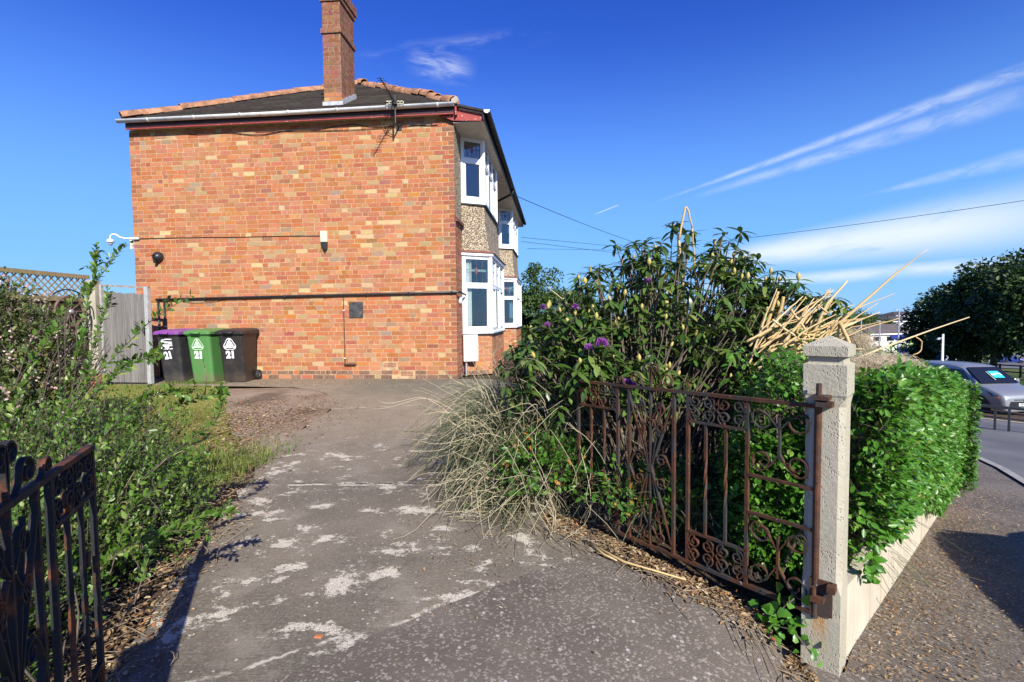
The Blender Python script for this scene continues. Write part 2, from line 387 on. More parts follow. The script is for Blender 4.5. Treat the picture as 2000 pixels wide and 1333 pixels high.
def renderfn(t):
    v = objco(t); n = t.noise(v, 2.5, 6, .65); c = t.mix(t.ss(n, .3, .7), (.46, .41, .315), (.55, .495, .39))
    sx = t.node('ShaderNodeSeparateXYZ', {0: v})
    run = t.noise(t.mapping(v, (9, 9, .7)), 1, 5, .6); c = t.mix(t.math('MULTIPLY', t.ss(run, .5, .72), .55), c, (.33, .24, .14))
    return principled(t, c, .88, 0, t.noise(v, 60, 5, .7), .35, .005, .2)
RENDER = material('cream render', renderfn)
def tilefn(t):
    v = objco(t); b = t.node('ShaderNodeTexBrick', {'Vector': v, 'Scale': 1., 'Mortar Size': .006, 'Brick Width': .17, 'Row Height': .1, 'Color1': (.030, .022, .019, 1), 'Color2': (.042, .032, .027, 1), 'Mortar': (.016, .013, .012, 1)})
    n = t.noise(v, 3, 5, .6); c = t.mix(t.math('MULTIPLY', t.ss(n, .5, .7), .5), b.outputs[0], (.06, .065, .04)); return principled(t, c, .85, 0, b.outputs['Fac'], -.6, .01, .3)
TILE = material('roof tile', tilefn)
HIPT = plain('clay hip tile', (.34, .17, .095), .85, 0, .45, 5, .5, .3, ((.10, .085, .07), .7))
def redpaint(t):
    v = objco(t); n = t.noise(t.mapping(v, (14, 14, 40)), 1, 6, .7); c = t.mix(t.ss(n, .60, .66), (.30, .042, .030), (.62, .55, .50)); return principled(t, c, .6, 0, n, .4, .004)
REDP = material('peeling red paint', redpaint)
MAROON = plain('maroon fascia', (.045, .012, .012), .5, 0, .3, 5)
GUTW = plain('grey gutter plastic', (.70, .72, .69), .4, 0, .12, 3, 0, .5, ((.25, .25, .22), .5))
PVC = plain('white upvc', (.82, .83, .84), .3, 0, .05, 4)
WHITE = plain('white paint', (.78, .78, .76), .45, 0, .08, 6)
SOFF = plain('soffit board', (.60, .56, .48), .6, 0, .12, 5)
BLACK = plain('black plastic', (.018, .018, .02), .4, 0, .3, 8)
BLACKI = plain('black iron', (.014, .014, .015), .5, .1, .3, 20)
LEAD = plain('lead flashing', (.42, .43, .45), .6, .2, .25, 14, .3)
CREAMP = plain('cream plastic', (.60, .58, .40), .45, 0, .12, 8)
DARKROOM = plain('dark interior', (.05, .045, .04), .9)
CURT = plain('white curtain', (.74, .75, .72), .9, 0, .08, 12)
STEEL = plain('galvanised steel', (.48, .50, .52), .4, .6, .15, 12)
PLATE = plain('weathered steel plate', (.055, .06, .058), .55, .3, .5, 7, .2, .5, ((.20, .16, .08), .7))
def glassfn(t):
    fr = t.node('ShaderNodeFresnel', {'IOR': 1.55}).outputs[0]; g = t.node('ShaderNodeBsdfGlossy', {'Color': (.9, .95, 1, 1), 'Roughness': .02}); tr = t.node('ShaderNodeBsdfTransparent', {'Color': (.66, .72, .72, 1)})
    k = t.math('ADD', t.math('MULTIPLY', fr, 1.2), .10, clamp=True)
    return t.node('ShaderNodeMixShader', {0: k, 1: tr.outputs[0], 2: g.outputs[0]})
GLASS = material('window glass', glassfn)

# ------------------------------------------------------------------ ground
def spaced(a, b, n0, n1, step, grow=1.18):
    v = list(np.arange(n0, n1 + 1e-6, step)); s = step; x = n1
    while x < b: s *= grow; x += s; v.append(min(x, b))
    s = step; x = n0; lo = []
    while x > a: s *= grow; x -= s; lo.append(max(x, a))
    return np.array(lo[::-1] + v)
gx = spaced(-1500, 2500, -9, 12, .16); gy = spaced(-300, 3000, -4, 14, .16)
XX, YY = np.meshgrid(gx, gy); ZZ = G(XX, YY)
far = smooth(170, 600, np.hypot(XX, YY)); ZZ = ZZ * (1 - far) + (-12 + 14 * smooth(500, 1600, YY) ) * far
ZZ = ZZ - .035
nx, ny = len(gx), len(gy); I = (np.arange(ny - 1)[:, None] * nx + np.arange(nx - 1)[None]).ravel()
b = MB(); fq = np.stack([I, I + 1, I + nx + 1, I + nx], 1); cx = XX.ravel()[I]; cy = YY.ravel()[I]
fm = (np.hypot(cx, cy) > 34)
b.add(np.stack([XX, YY, ZZ], -1).reshape(-1, 3), fq[~fm], 0); b.F.append(fq[fm]); b.M.append(np.full(fm.sum(), 1)); b.C.append(None)
o = b.build('ground', [SOIL, FARM], smooth=True); o['kind'] = 'structure'

def sheet(name, pts, dz, mat, step=.2, skirt=0.):
    pts = [tuple(p[:2]) for p in pts]; n = len(pts)
    # densify the outline
    out = []
    for i in range(n):
        a, c = np.array(pts[i]), np.array(pts[(i + 1) % n]); k = max(1, int(np.linalg.norm(c - a) / step))
        out += [tuple(a + (c - a) * j / k) for j in range(k)]
    A = np.array(out); lo, hi = A.min(0), A.max(0)
    ins = []
    nA = len(A); x1, y1 = A[:, 0], A[:, 1]; x2, y2 = np.roll(x1, -1), np.roll(y1, -1)
    for gx_ in np.arange(lo[0] + step / 2, hi[0], step):
        for gy_ in np.arange(lo[1] + step / 2, hi[1], step):
            cr = ((y1 > gy_) != (y2 > gy_)); xx = (x2 - x1) * (gy_ - y1) / (np.where(y2 == y1, 1, y2 - y1)) + x1
            if np.sum(cr & (gx_ < xx)) % 2 and np.min(np.hypot(x1 - gx_, y1 - gy_)) > step * .4: ins.append((gx_, gy_))
    vs = [Vector(p) for p in out + ins]
    r = delaunay_2d_cdt(vs, [(i, (i + 1) % nA) for i in range(nA)], [list(range(nA))], 1, 1e-5)
    V = np.array([(v.x, v.y) for v in r[0]]); Z = G(V[:, 0], V[:, 1]) + dz
    b = MB(); b.add(np.column_stack([V, Z]), [list(f) for f in r[2]])
    o = b.build(name, mat, smooth=True); o['kind'] = 'structure'; return o
def wig(pts, amp, seed, step=.12):
    rg = np.random.default_rng(seed); P = [np.array(p[:2], float) for p in pts]; out = []
    for a, c in zip(P[:-1], P[1:]):
        k = max(1, int(np.linalg.norm(c - a) / step))
        for j in range(k): out.append(a + (c - a) * j / k + rg.normal(0, amp, 2))
    out.append(P[-1]); return out
def U(s, n): return (P0[0] + s * CD + n * SD, P0[1] + s * SD - n * CD)      # along the street wall, out from it

tarE = [gnd(*p) for p in ((1150, 1082), (1000, 1135), (860, 1190), (730, 1243), (640, 1290))]
tar_edge = wig(tarE + [np.array([-1.75, 1.35])], .012, 1)
drive_left = [gnd(*p) for p in ((215, 1320), (300, 1190), (360, 1100), (425, 1015), (490, 935), (505, 905), (560, 862), (600, 830), (640, 806), (655, 790), (650, 776), (622, 764), (560, 757))]
HA = -.0905; HK = (-1.0511, 9.3809)
def hw(X, Y): return (HK[0] + X * math.cos(HA) - Y * math.sin(HA), HK[1] + X * math.sin(HA) + Y * math.cos(HA))
drv = [hw(-6.2, -.95), hw(-6.2, .0), hw(.6, .0), hw(1.6, -1.2), (1.6, 6.2), (1.5, 4.2), (.95, 3.2), (.62, 2.95)]
drv += [tuple(p[:2]) for p in tar_edge] + [tuple(p[:2]) for p in wig([p for p in drive_left], .015, 2)]
sheet('driveway', drv, .004, CONC, .18)
slab = [gnd(*p) for p in ((560, 757), (622, 764), (650, 776), (655, 790), (640, 806), (600, 830), (560, 862), (505, 905))]
sheet('worn_slab', [tuple(p[:2]) for p in wig(slab, .008, 3)] + [tuple(gnd(*p)[:2]) for p in ((470, 880), (450, 840), (435, 790), (440, 760))], .0, SLAB, .2)
sheet('lawn', [tuple(p[:2]) for p in wig([gnd(*p) for p in ((440, 760), (440, 790), (450, 840), (470, 900), (430, 940))], .04, 4)] + [(-3.4, 3.6), (-9, 3.6), (-9.5, 9.2), (-6.6, 9.25)], .002, LAWN, .25)
# pavement of tarmac: crossover outside the gate and footway down the hill
pav = [tuple(p[:2]) for p in tar_edge[::-1]][::-1]
pav = [tuple(p[:2]) for p in tar_edge][::-1]
pav = [U(-4.5, -.2)] + pav + [(.75, 2.62), (1.28, 2.20), U(-.1, .02), U(.2, .0)] + [U(s, .0) for s in (1, 2, 3, 4, 5, 6, 7, 8.5)] + [(10.2, 13.6), (9.9, 12.2)]
kerb = [gnd(1900, 895), gnd(1945, 916), gnd(2000, 950)]
kd = (kerb[2] - kerb[0])[:2]
kl = [(kerb[0] + (kerb[0] - kerb[1]) * 1.0)[:2], kerb[0][:2], kerb[1][:2], kerb[2][:2], (6.0, 5.0), (4.6, 3.2), (2.9, .9), (1.0, -1.5), (-2, -4.6)]
sheet('pavement', pav + [tuple(k) for k in kl], .006, TAR, .25)
b = MB()
KP = []
for a, c in zip(kl[:-1], kl[1:]):
    k = max(1, int(np.linalg.norm(np.subtract(c, a)) / .25)); KP += [np.array(a) + (np.array(c) - a) * j / k for j in range(k)]
KP = np.array(KP); tn = np.gradient(KP, axis=0); tn /= np.linalg.norm(tn, axis=1)[:, None]; nn = np.column_stack([-tn[:, 1], tn[:, 0]])
A = np.column_stack([KP, G(KP[:, 0], KP[:, 1]) + .034]); B_ = np.column_stack([KP + nn * .12, G(KP[:, 0], KP[:, 1]) + .032])
C_ = B_.copy(); C_[:, 2] -= .11; n_ = len(KP); V = np.vstack([A, B_, C_])
b.add(V, [[i, i + 1, n_ + i + 1, n_ + i] for i in range(n_ - 1)] + [[n_ + i, n_ + i + 1, 2 * n_ + i + 1, 2 * n_ + i] for i in range(n_ - 1)])
KERBM = plain('kerb stone', (.30, .28, .25), .9, 0, .25, 8, .3)
o = b.build('kerb', KERBM); o['kind'] = 'structure'
# road beyond the kerb
def rsheet(name, left, right, dz, mat, n=14):
    L = np.array(left); Rr = np.array(right); b = MB(); k = len(L); V = []
    for i in range(k):
        for j in range(n + 1):
            p = L[i] + (Rr[i] - L[i]) * j / n; V.append((p[0], p[1], float(G(p[0], p[1])) + dz))
    b.add(V, [[i * (n + 1) + j, i * (n + 1) + j + 1, (i + 1) * (n + 1) + j + 1, (i + 1) * (n + 1) + j] for i in range(k - 1) for j in range(n)])
    o = b.build(name, mat, smooth=True); o['kind'] = 'structure'; return o
le = KP + nn * .125
fe = [gnd(1900, 817), gnd(2000, 829)]
fdir = (fe[1] - fe[0])[:2]; 
rt = np.array([np.array(fe[0][:2]) + fdir * tt for tt in np.linspace(-.6, 3.2, len(le))])
rsheet('road', le, rt, .004, ROADM)
b = MB(); fk = rt; tn2 = fdir / np.linalg.norm(fdir); n2 = np.array([-tn2[1], tn2[0]])
for i in range(len(fk) - 1):
    p, q_ = fk[i], fk[i + 1]; z0, z1 = float(G(*p)), float(G(*q_))
    b.add([(p[0], p[1], z0 - .1), (q_[0], q_[1], z1 - .1), (q_[0], q_[1], z1 + .03), (p[0], p[1], z0 + .03), (*(p + n2 * .14), z0 + .032), (*(q_ + n2 * .14), z1 + .032)], [[0, 1, 2, 3], [3, 2, 5, 4]])
o = b.build('far_kerb', plain('pale kerb', (.42, .38, .28), .9, 0, .2, 4)); o['kind'] = 'structure'

# ------------------------------------------------------------------ house
HOUSE = thing('semi_detached_house', 'brick semi-detached house with hipped tiled roof, tall side chimney and white bay windows', 'house', (HK[0], HK[1], 0), HA)
WX, WZ, LY = 6.56, 4.96, 10.4
rng = np.random.default_rng(5)
CO = .0848
def brick_cols(n, quoin=False, z=None):
    pal = np.array([(.37, .116, .046), (.39, .112, .035), (.33, .082, .028), (.40, .150, .070), (.42, .175, .070), (.50, .37, .185), (.36, .24, .115), (.24, .085, .040), (.25, .19, .13), (.35, .100, .039), (.38, .135, .062)])
    pr_ = np.array([.20, .16, .10, .12, .09, .045, .075, .02, .02, .09, .08]); c = pal[rng.choice(len(pal), n, p=pr_ / pr_.sum())]
    c = c * .92 + np.array([.38, .132, .060]) * .08
    if quoin == 'dark': c = np.array([(.165, .056, .034), (.19, .064, .038), (.145, .05, .032), (.21, .075, .042)])[rng.integers(0, 4, n)]
    elif quoin: c = np.array([(.27, .075, .038), (.22, .065, .040), (.31, .10, .05), (.19, .065, .045)])[rng.integers(0, 4, n)]
    return np.clip(c * rng.uniform(.86, 1.14, (n, 1)) + rng.normal(0, .012, (n, 3)), .01, .9)
def brickface(b, o, u, nrm, width, z0, z1, quoinR=False, quoinL=False, plinth=0, skip=None, allq=False, mort=True):
    """lay real bricks on the plane through o spanned by u (unit, horizontal) and z"""
    o = np.array(o, float); u = np.array(u, float); nrm = np.array(nrm, float); zz = np.array([0, 0, 1.])
    rows = int(round((z1 - z0) / CO)); V = []; C = []
    for r_ in range(rows):
        za = z0 + r_ * CO + .005; zb = min(z0 + (r_ + 1) * CO - .005, z1)
        x = 0.; L = []
        typ = rng.random()
        x0 = -.1175 * (r_ % 2) if not quoinL else 0
        x = x0
        end = width
        hd = rng.random() < .5
        while x < end - .02:
            if quoinL and x == 0: l = .23 if r_ % 2 else .113
            elif hd and rng.random() < .42: l = .113 - .005
            else: l = .23 if rng.random() < .86 else .113
            L.append((x, min(x + l - .0095 if True else x, end))); x += l
        if quoinR:
            ql = .225 if r_ % 2 else .108
            L = [(a, min(c_, end - ql - .0095)) for a, c_ in L if a < end - ql - .04] + [(end - ql, end)]
        L = [(max(a, 0), c_) for a, c_ in L if c_ > .02]
        if skip: L = [(a, c_) for a, c_ in L if not any(a < s[1] and c_ > s[0] and za < s[3] and zb > s[2] for s in skip)]
        cols = brick_cols(len(L), allq)
        if quoinR: cols[-1:] = brick_cols(1, True)
        if quoinL and len(L): cols[:1] = brick_cols(1, rng.random() < .5)
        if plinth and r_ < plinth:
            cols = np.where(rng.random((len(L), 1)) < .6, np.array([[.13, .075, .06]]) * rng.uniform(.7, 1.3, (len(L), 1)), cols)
        for (a, c_), cl in zip(L, cols):
            pr_ = .0026 + rng.normal(0, .0008); ts = rng.normal(0, .0012)
            q0 = o + u * a + zz * (za + ts); q1 = o + u * c_ + zz * (za + ts); q2 = o + u * c_ + zz * (zb + ts); q3 = o + u * a + zz * (zb + ts)
            d = nrm * pr_; bk = -nrm * .004; e = .0018
            V += [q0 + bk, q1 + bk, q2 + bk, q3 + bk, q0 + d + u * e + zz * e, q1 + d - u * e + zz * e, q2 + d - u * e - zz * e, q3 + d + u * e - zz * e]
            C.append(cl)
    n = len(C); base = np.arange(n)[:, None] * 8
    pat = np.array([[4, 5, 6, 7], [0, 1, 5, 4], [1, 2, 6, 5], [2, 3, 7, 6], [3, 0, 4, 7]])
    Fq = (base[:, :, None] + pat[None]).reshape(-1, 4)
    b.add(np.array(V), Fq, 0, np.repeat(np.array(C), 5, 0))
    if mort:
        p = [o + zz * z0, o + u * width + zz * z0, o + u * width + zz * z1, o + zz * z1]; b.add(p, [[0, 1, 2, 3]], 1)
ORG = (-WX, 0, 0)
b = MB()
holes = [(WX - 1.44, WX - 1.21, .235, .31), (WX - 1.105, WX - .875, .065, .14), (WX - .79, WX - .56, 4.80, 4.955), (WX - 6.0, WX - 5.77, 4.78, 4.90)]
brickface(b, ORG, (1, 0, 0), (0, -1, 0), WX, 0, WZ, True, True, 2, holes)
o = b.build('side_wall', [BRICK, MORTAR], HOUSE)
b = MB()
brickface(b, (0, .002, 0), (0, 1, 0), (1, 0, 0), .60, 0, 3.0, False, False, 1, None, True)
b.build('front_wall', [BRICK, MORTAR], HOUSE)
b = MB(); b.box((-.02, -.004, 3.0), (.06, .62, 3.055)); b.add([(-.02, -.004, 3.055), (.06, -.004, 3.055), (.06, .62, 3.055), (-.02, .62, 3.055), (0, -.004, 3.12), (0, .62, 3.12)], [[0, 1, 4], [1, 2, 5, 4], [2, 3, 5]])
b.build('coping', plain('coping brick', (.15, .05, .035), .8, 0, .4, 14, .3), HOUSE)
for y0, y1 in ((0.004, .66), (3.24, 7.16), (9.74, LY)):
    b = MB(); b.add([(0.001, y0, 3.0 if y0 < 1 else 0), (0.001, y1, 3.0 if y0 < 1 else 0), (0.001, y1, WZ), (0.001, y0, WZ)], [[0, 1, 2, 3]]); b.build('pebbledash_panel', DASH, HOUSE)
b = MB(); b.add([(-WX, 0, 0), (-WX, LY, 0), (-WX, LY, WZ), (-WX, 0, WZ)], [[0, 1, 2, 3]]); b.add([(-WX, LY, 0), (0, LY, 0), (0, LY, WZ), (-WX, LY, WZ)], [[0, 1, 2, 3]])
b.build('rear_wall', MORTAR, HOUSE)
b = MB(); b.add([(-WX, 0, 2.6), (0, 0, 2.6), (0, LY, 2.6), (-WX, LY, 2.6)], [[0, 1, 2, 3]]); b.add([(-2.5, .05, 0), (-2.5, LY, 0), (-2.5, LY, 4.9), (-2.5, .05, 4.9)], [[0, 1, 2, 3]])
b.build('inner_floor', DARKROOM, HOUSE)
# cavities of the air bricks
def airbrick(x0, x1, z0, z1):
    b = MB(); b.box((x0, .03, z0), (x1, .04, z1), 1)
    b.box((x0, -.004, z0), (x1, .03, z0 + .008)); b.box((x0, -.004, z1 - .008), (x1, .03, z1)); n = 8; m_ = (z0 + z1) / 2
    for i in range(n + 1):
        x = x0 + (x1 - x0 - .008) * i / n; b.box((x, -.004, z0 + .008), (x + .008, .03, z1 - .008))
    b.box((x0 + .008, -.003, m_ - .004), (x1 - .008, .029, m_ + .004))
    return b.build('air_brick', [plain('terracotta grille', (.26, .075, .05), .85), BLACK], HOUSE)
for h_ in holes: airbrick(h_[0] - WX, h_[1] - WX, h_[2], h_[3])

# roof
EZ = 5.095; AX, AY, AZ = -3.1, 3.3, 7.2
b = MB(); x0, x1, y0, y1 = -6.52, .06, -.20, LY + .33; AY2 = LY - AY
V = [(x0, y0, EZ), (x1, y0, EZ), (x1, y1, EZ), (x0, y1, EZ), (AX, AY, AZ), (AX, AY2, AZ)]
b.add(V, [[0, 1, 4], [1, 2, 5, 4], [2, 3, 5], [3, 0, 4, 5]])
# sprocketed front eaves over the bays
zs = 4.97
b.add([(x1, y0 + .03, EZ + .01), (.60, y0 + .03, zs), (.60, y1, zs), (x1, y1, EZ + .01), (x1, y0 + .03, EZ - .03), (.60, y0 + .03, zs - .04), (.60, y1, zs - .04), (x1, y1, EZ - .03)], [[0, 1, 2, 3], [4, 7, 6, 5], [0, 4, 5, 1], [1, 5, 6, 2]])
# courses of plain tiles: low steps following the side slope
sl = (AZ - EZ) / (AY - y0); nrow = 32
for k in range(nrow):
    f0, f1 = k / nrow, (k + 1) / nrow
    ya, yb = y0 + (AY - y0) * f0, y0 + (AY - y0) * f1; za, zb = EZ + (AZ - EZ) * f0, EZ + (AZ - EZ) * f1
    xa0, xa1 = x0 + (AX - x0) * f0, x1 + (AX - x1) * f0; xb0, xb1 = x0 + (AX - x0) * f1, x1 + (AX - x1) * f1
    b.add([(xa0, ya - .02, za + .028), (xa1, ya - .02, za + .028), (xb1, yb, zb + .012), (xb0, yb, zb + .012), (xa0, ya - .02, za + .004), (xa1, ya - .02, za + .004)], [[0, 1, 2, 3], [4, 5, 1, 0]])
ROOF = b.build('roof', TILE, HOUSE)
b = MB()
def hip(p, q, n, jit, r0=.105):
    p, q = np.array(p), np.array(q)
    for i in range(n):
        a = p + (q - p) * (i / n); c = p + (q - p) * ((i + 1.08) / n); j = rng.normal(0, jit, 3)
        up = np.array([0, 0, 1.]); t = (q - p) / np.linalg.norm(q - p); s = np.cross(t, up); s /= np.linalg.norm(s); nn_ = np.cross(s, t)
        m_ = 9; th = np.linspace(-.15, PI + .15, m_); V = []
        for pt, r in ((a + j, r0 + .012), (c + j, r0 - .006)):
            for rr in (r, r - .018): V += [pt + s * rr * math.cos(x) + nn_ * (rr * math.sin(x) - .02) for x in th]
        Fs = []
        for k in range(m_ - 1):
            Fs += [[k, k + 1, 2 * m_ + k + 1, 2 * m_ + k], [m_ + k + 1, m_ + k, 3 * m_ + k, 3 * m_ + k + 1], [k + 1, k, m_ + k, m_ + k + 1]]
        b.add(V, Fs)
hip((x0 + .02, y0 - .02, EZ + .04), (AX, AY, AZ + .04), 15, .006)
hip((x1, y0 + .0, EZ + .03), (AX, AY, AZ + .05), 15, .016, .10)
hip((AX, AY, AZ + .03), (AX, AY2, AZ + .03), 12, .006); hip((x1, y1, EZ + .02), (AX, AY2, AZ + .03), 15, .006); hip((x0, y1, EZ + .02), (AX, AY2, AZ + .03), 15, .006)
b.build('hip_tiles', HIPT, ROOF)
b = MB(); b.lathe([(.0, -.012), (.06, -.01), (.075, .02)], (x1 + .005, y0 - .025, EZ + .045), 14, 0, 'y'); b.build('mortar_plug', plain('mortar plug', (.36, .32, .26), .9, 0, .2, 20, .4), ROOF)
# eaves
b = MB(); b.box((-6.50, -.145, 4.945), (.03, -.12, 5.08)); b.box((-6.50, -.150, 4.926), (.03, -.12, 4.944), 1); b.build('fascia', [MAROON, REDP], HOUSE)
b = MB(); b.box((-6.50, -.12, 4.955), (.0, .0, 4.965)); b.box((.0, -.05, 4.80), (.58, LY + .2, 4.812)); 
for i in range(1, 6): b.box((.0 + i * .095, -.05, 4.797), (.004 + i * .095, LY + .2, 4.80))
b.build('soffit', SOFF, HOUSE)
b = MB(); b.box((.575, -.16, 4.80), (.598, LY + .25, 4.93)); b.build('fascia', BLACKI, HOUSE)
b = MB(); b.prism([(-.27, -.085, 4.945), (.0, -.085, 4.83), (.58, -.085, 4.80), (.58, -.085, 4.945), (.10, -.085, 5.075), (-.05, -.085, 5.06)], (0, .022, 0))
b.box((.06, -.17, 4.90), (.09, -.09, 5.07)); b.prism([(.12, -.115, 5.015), (.575, -.115, 4.915), (.575, -.115, 4.942), (.12, -.115, 5.065)], (0, .028, 0), 1)
b.build('bargeboard', [REDP, plain('bare weathered board', (.50, .42, .36), .8, 0, .3, 20)], HOUSE)
def gutter(P, r, name, mat, capA=False):
    b = MB(); P = np.asarray(P, float); t = (P[-1] - P[0]) / np.linalg.norm(P[-1] - P[0]); s = np.cross(t, (0, 0, 1)); s /= np.linalg.norm(s); m_ = 10
    th = np.linspace(PI, 2 * PI, m_); V = []
    for p in P:
        for rr in (r, r - .006): V += [p + s * rr * math.cos(x) + np.array([0, 0, rr * math.sin(x)]) for x in th]
    Fs = []
    for i in range(len(P) - 1):
        o_ = i * 2 * m_; n_ = (i + 1) * 2 * m_
        for k in range(m_ - 1): Fs += [[o_ + k, n_ + k, n_ + k + 1, o_ + k + 1], [o_ + m_ + k + 1, n_ + m_ + k + 1, n_ + m_ + k, o_ + m_ + k]]
        Fs += [[o_, o_ + m_, n_ + m_, n_], [o_ + m_ - 1, n_ + m_ - 1, n_ + 2 * m_ - 1, o_ + 2 * m_ - 1]]
    for i in (0, len(P) - 1): Fs.append([i * 2 * m_ + k for k in range(m_)])
    b.add(V, Fs)
    L = np.linalg.norm(P[-1] - P[0]); n = int(L / .95)
    for i in range(1, n + 1):      # union brackets
        c = P[0] + t * (i * .95 - .3); V = []
        for dd in (-.02, .02):
            for rr in (r + .006, r + .001): V += [c + t * dd + s * rr * math.cos(x) + np.array([0, 0, rr * math.sin(x)]) for x in th]
        Fs = []
        for k in range(m_ - 1): Fs += [[k, 2 * m_ + k, 2 * m_ + k + 1, k + 1], [k, k + 1, m_ + k + 1, m_ + k], [2 * m_ + k, 3 * m_ + k, 3 * m_ + k + 1, 2 * m_ + k + 1]]
        b.add(V, Fs)
    return b.build(name, mat, HOUSE)
gutter([(-6.60, -.208, 5.085), (-3.4, -.208, 5.08), (.05, -.208, 5.095)], .056, 'gutter', GUTW)
gutter([(.655, -.20, 4.945), (.655, 5.3, 4.93), (.655, LY + .3, 4.945)], .058, 'gutter', BLACKI)
b = MB(); b.prism([(.597, -.206, 4.95), (.713, -.206, 4.95), (.70, -.206, 4.905), (.655, -.206, 4.885), (.61, -.206, 4.905)], (0, .008, 0)); b.build('gutter_cap', WHITE, HOUSE)
# downpipe from front gutter back to the wall between the two bays
b = MB(); b.tube([(.655, 5.2, 4.89), (.655, 5.2, 4.82), (.60, 5.2, 4.76), (.10, 5.2, 4.52), (.06, 5.2, 4.45), (.06, 5.2, .1)], .034, 10); b.build('downpipe', BLACK, HOUSE, True)

# chimney
b = MB()
cx0, cx1, cy0, cy1 = -2.53, -2.18, .06, .70
def stack(z0, z1, g, colr=None):
    s0 = rng.bit_generator.state
    for (o_, u_, n_, w_) in (((cx0 - g, cy0 - g, 0), (1, 0, 0), (0, -1, 0), cx1 - cx0 + 2 * g), ((cx1 + g, cy0 - g, 0), (0, 1, 0), (1, 0, 0), cy1 - cy0 + 2 * g), ((cx0 - g, cy1 + g, 0), (0, -1, 0), (-1, 0, 0), cy1 - cy0 + 2 * g), ((cx1 + g, cy1 + g, 0), (-1, 0, 0), (0, 1, 0), cx1 - cx0 + 2 * g)):
        brickface(b, o_, u_, n_, w_, z0, z1, False, False, 0, None, colr)
    b.box((cx0 - g + .003, cy0 - g + .003, z0 - .003), (cx1 + g - .003, cy1 + g - .003, z1 + .004), 1)
stack(5.10, 5.10 + CO * 5, 0); 
stack(5.10 + CO * 5, 5.10 + CO * 18, 0, 'dark'); zc_ = 5.10 + CO * 18
stack(zc_, zc_ + CO, .03, 'dark'); stack(zc_ + CO, zc_ + CO * 7, .0, 'dark'); stack(zc_ + CO * 7, zc_ + CO * 8, .03, 'dark'); stack(zc_ + CO * 8, zc_ + CO * 10, .055, 'dark')
CH = b.build('chimney', [BRICK, plain('chimney mortar', (.22, .15, .11), .95, 0, .3, 9)], HOUSE)
b = MB(); b.box((cx0 - .025, cy0 - .025, 5.20), (cx1 + .025, cy0 - .012, 5.345)); zf = lambda y: EZ + (y - y0) * sl
b.prism([(cx1 + .012, cy0 - .02, 5.10), (cx1 + .012, cy1 + .02, zf(cy1) - .02), (cx1 + .012, cy1 + .02, zf(cy1) + .09)] + [q_ for k in range(4) for q_ in ((cx1 + .012, cy1 - k * .165, zf(cy1 - k * .165) + .13), (cx1 + .012, cy1 - k * .165 - .14, zf(cy1 - k * .165) + .06))] + [(cx1 + .012, cy0 - .02, 5.22)], (.01, 0, 0))
b.build('lead_flashing', LEAD, CH)
for y_ in (.2, .54): b = MB(); b.lathe([(.11, 0), (.10, .28), (.125, .31), (.125, .36), (.10, .36), (.09, 0)], (-2.355, y_, zc_ + CO * 10), 16); b.build('chimney_pot', HIPT, CH)

# bay windows
def fpane(frame, pane, p0, p1, z0, z1, cols, tr, fw=.055, lead=False, deco=None):
    """window between ground points p0,p1 (outward normal to the right of p0->p1)"""
    p0 = np.array([*p0, 0.]); p1 = np.array([*p1, 0.]); L = np.linalg.norm(p1 - p0); u = (p1 - p0) / L; n = np.array([u[1], -u[0], 0]); z = np.array([0, 0, 1.]); d = .07
    def bar(a, c, za, zb, dd=d, off=0., m_=0): frame.obox(p0 + u * a - n * dd + n * off + z * za, u * (c - a), n * dd, z * (zb - za), m_)
    bar(0, fw, z0, z1); bar(L - fw, L, z0, z1); bar(fw, L - fw, z0, z0 + fw * 1.25); bar(fw, L - fw, z1 - fw, z1)
    zt = z0 + (z1 - z0) * tr; bar(fw, L - fw, zt - fw * .5, zt + fw * .5)
    cw = (L - 2 * fw) / cols
    for i in range(cols):
        a, c = fw + cw * i, fw + cw * (i + 1)
        if i: bar(a - fw * .45, a + fw * .45, z0 + fw * 1.25, zt - fw * .5); bar(a - fw * .45, a + fw * .45, zt + fw * .5, z1 - fw)
        for za, zb, s in ((z0 + fw * 1.25, zt - fw * .5, .04 if i % 2 == 0 or cols == 1 else 0), (zt + fw * .5, z1 - fw, .012)):
            a2, c2 = a + (fw * .45 if i else 0), c - (fw * .45 if i < cols - 1 else 0)
            if s:
                bar(a2, a2 + s, za, zb, .04, .008); bar(c2 - s, c2, za, zb, .04, .008); bar(a2 + s, c2 - s, za, za + s, .04, .008); bar(a2 + s, c2 - s, zb - s, zb, .04, .008)
            q = p0 - n * .025
            pane.add([q + u * (a2 + s) + z * (za + s), q + u * (c2 - s) + z * (za + s), q + u * (c2 - s) + z * (zb - s), q + u * (a2 + s) + z * (zb - s)], [[0, 1, 2, 3]])
            if lead and za > zt:
                for f_ in (.25, .5, .75): frame.obox(q + u * (a2 + (c2 - a2) * f_ - .003) + n * .002 + z * za, u * .006, n * .004, z * (zb - za), 1)
                frame.obox(q + u * a2 + n * .002 + z * (za + (zb - za) * .55), u * (c2 - a2), n * .004, z * .007, 1)
                if deco is not None:
                    cx_ = (a2 + c2) / 2; cz = za + (zb - za) * .52; q2 = q + n * .005
                    dm = MB(); deco.append(dm.add([q2 + u * (cx_ + dx_) + z * (cz + dz_) for dx_, dz_ in ((0, -.10), (.035, 0), (.018, .05), (0, .075), (-.018, .05), (-.035, 0))], [[0, 1, 2, 3, 4, 5]]))
LEADM = plain('lead came', (.10, .10, .11), .5, .3); RUBY = plain('stained glass drop', (.20, .05, .05), .2)
TEALG = plain('teal band', (.30, .50, .48), .3)
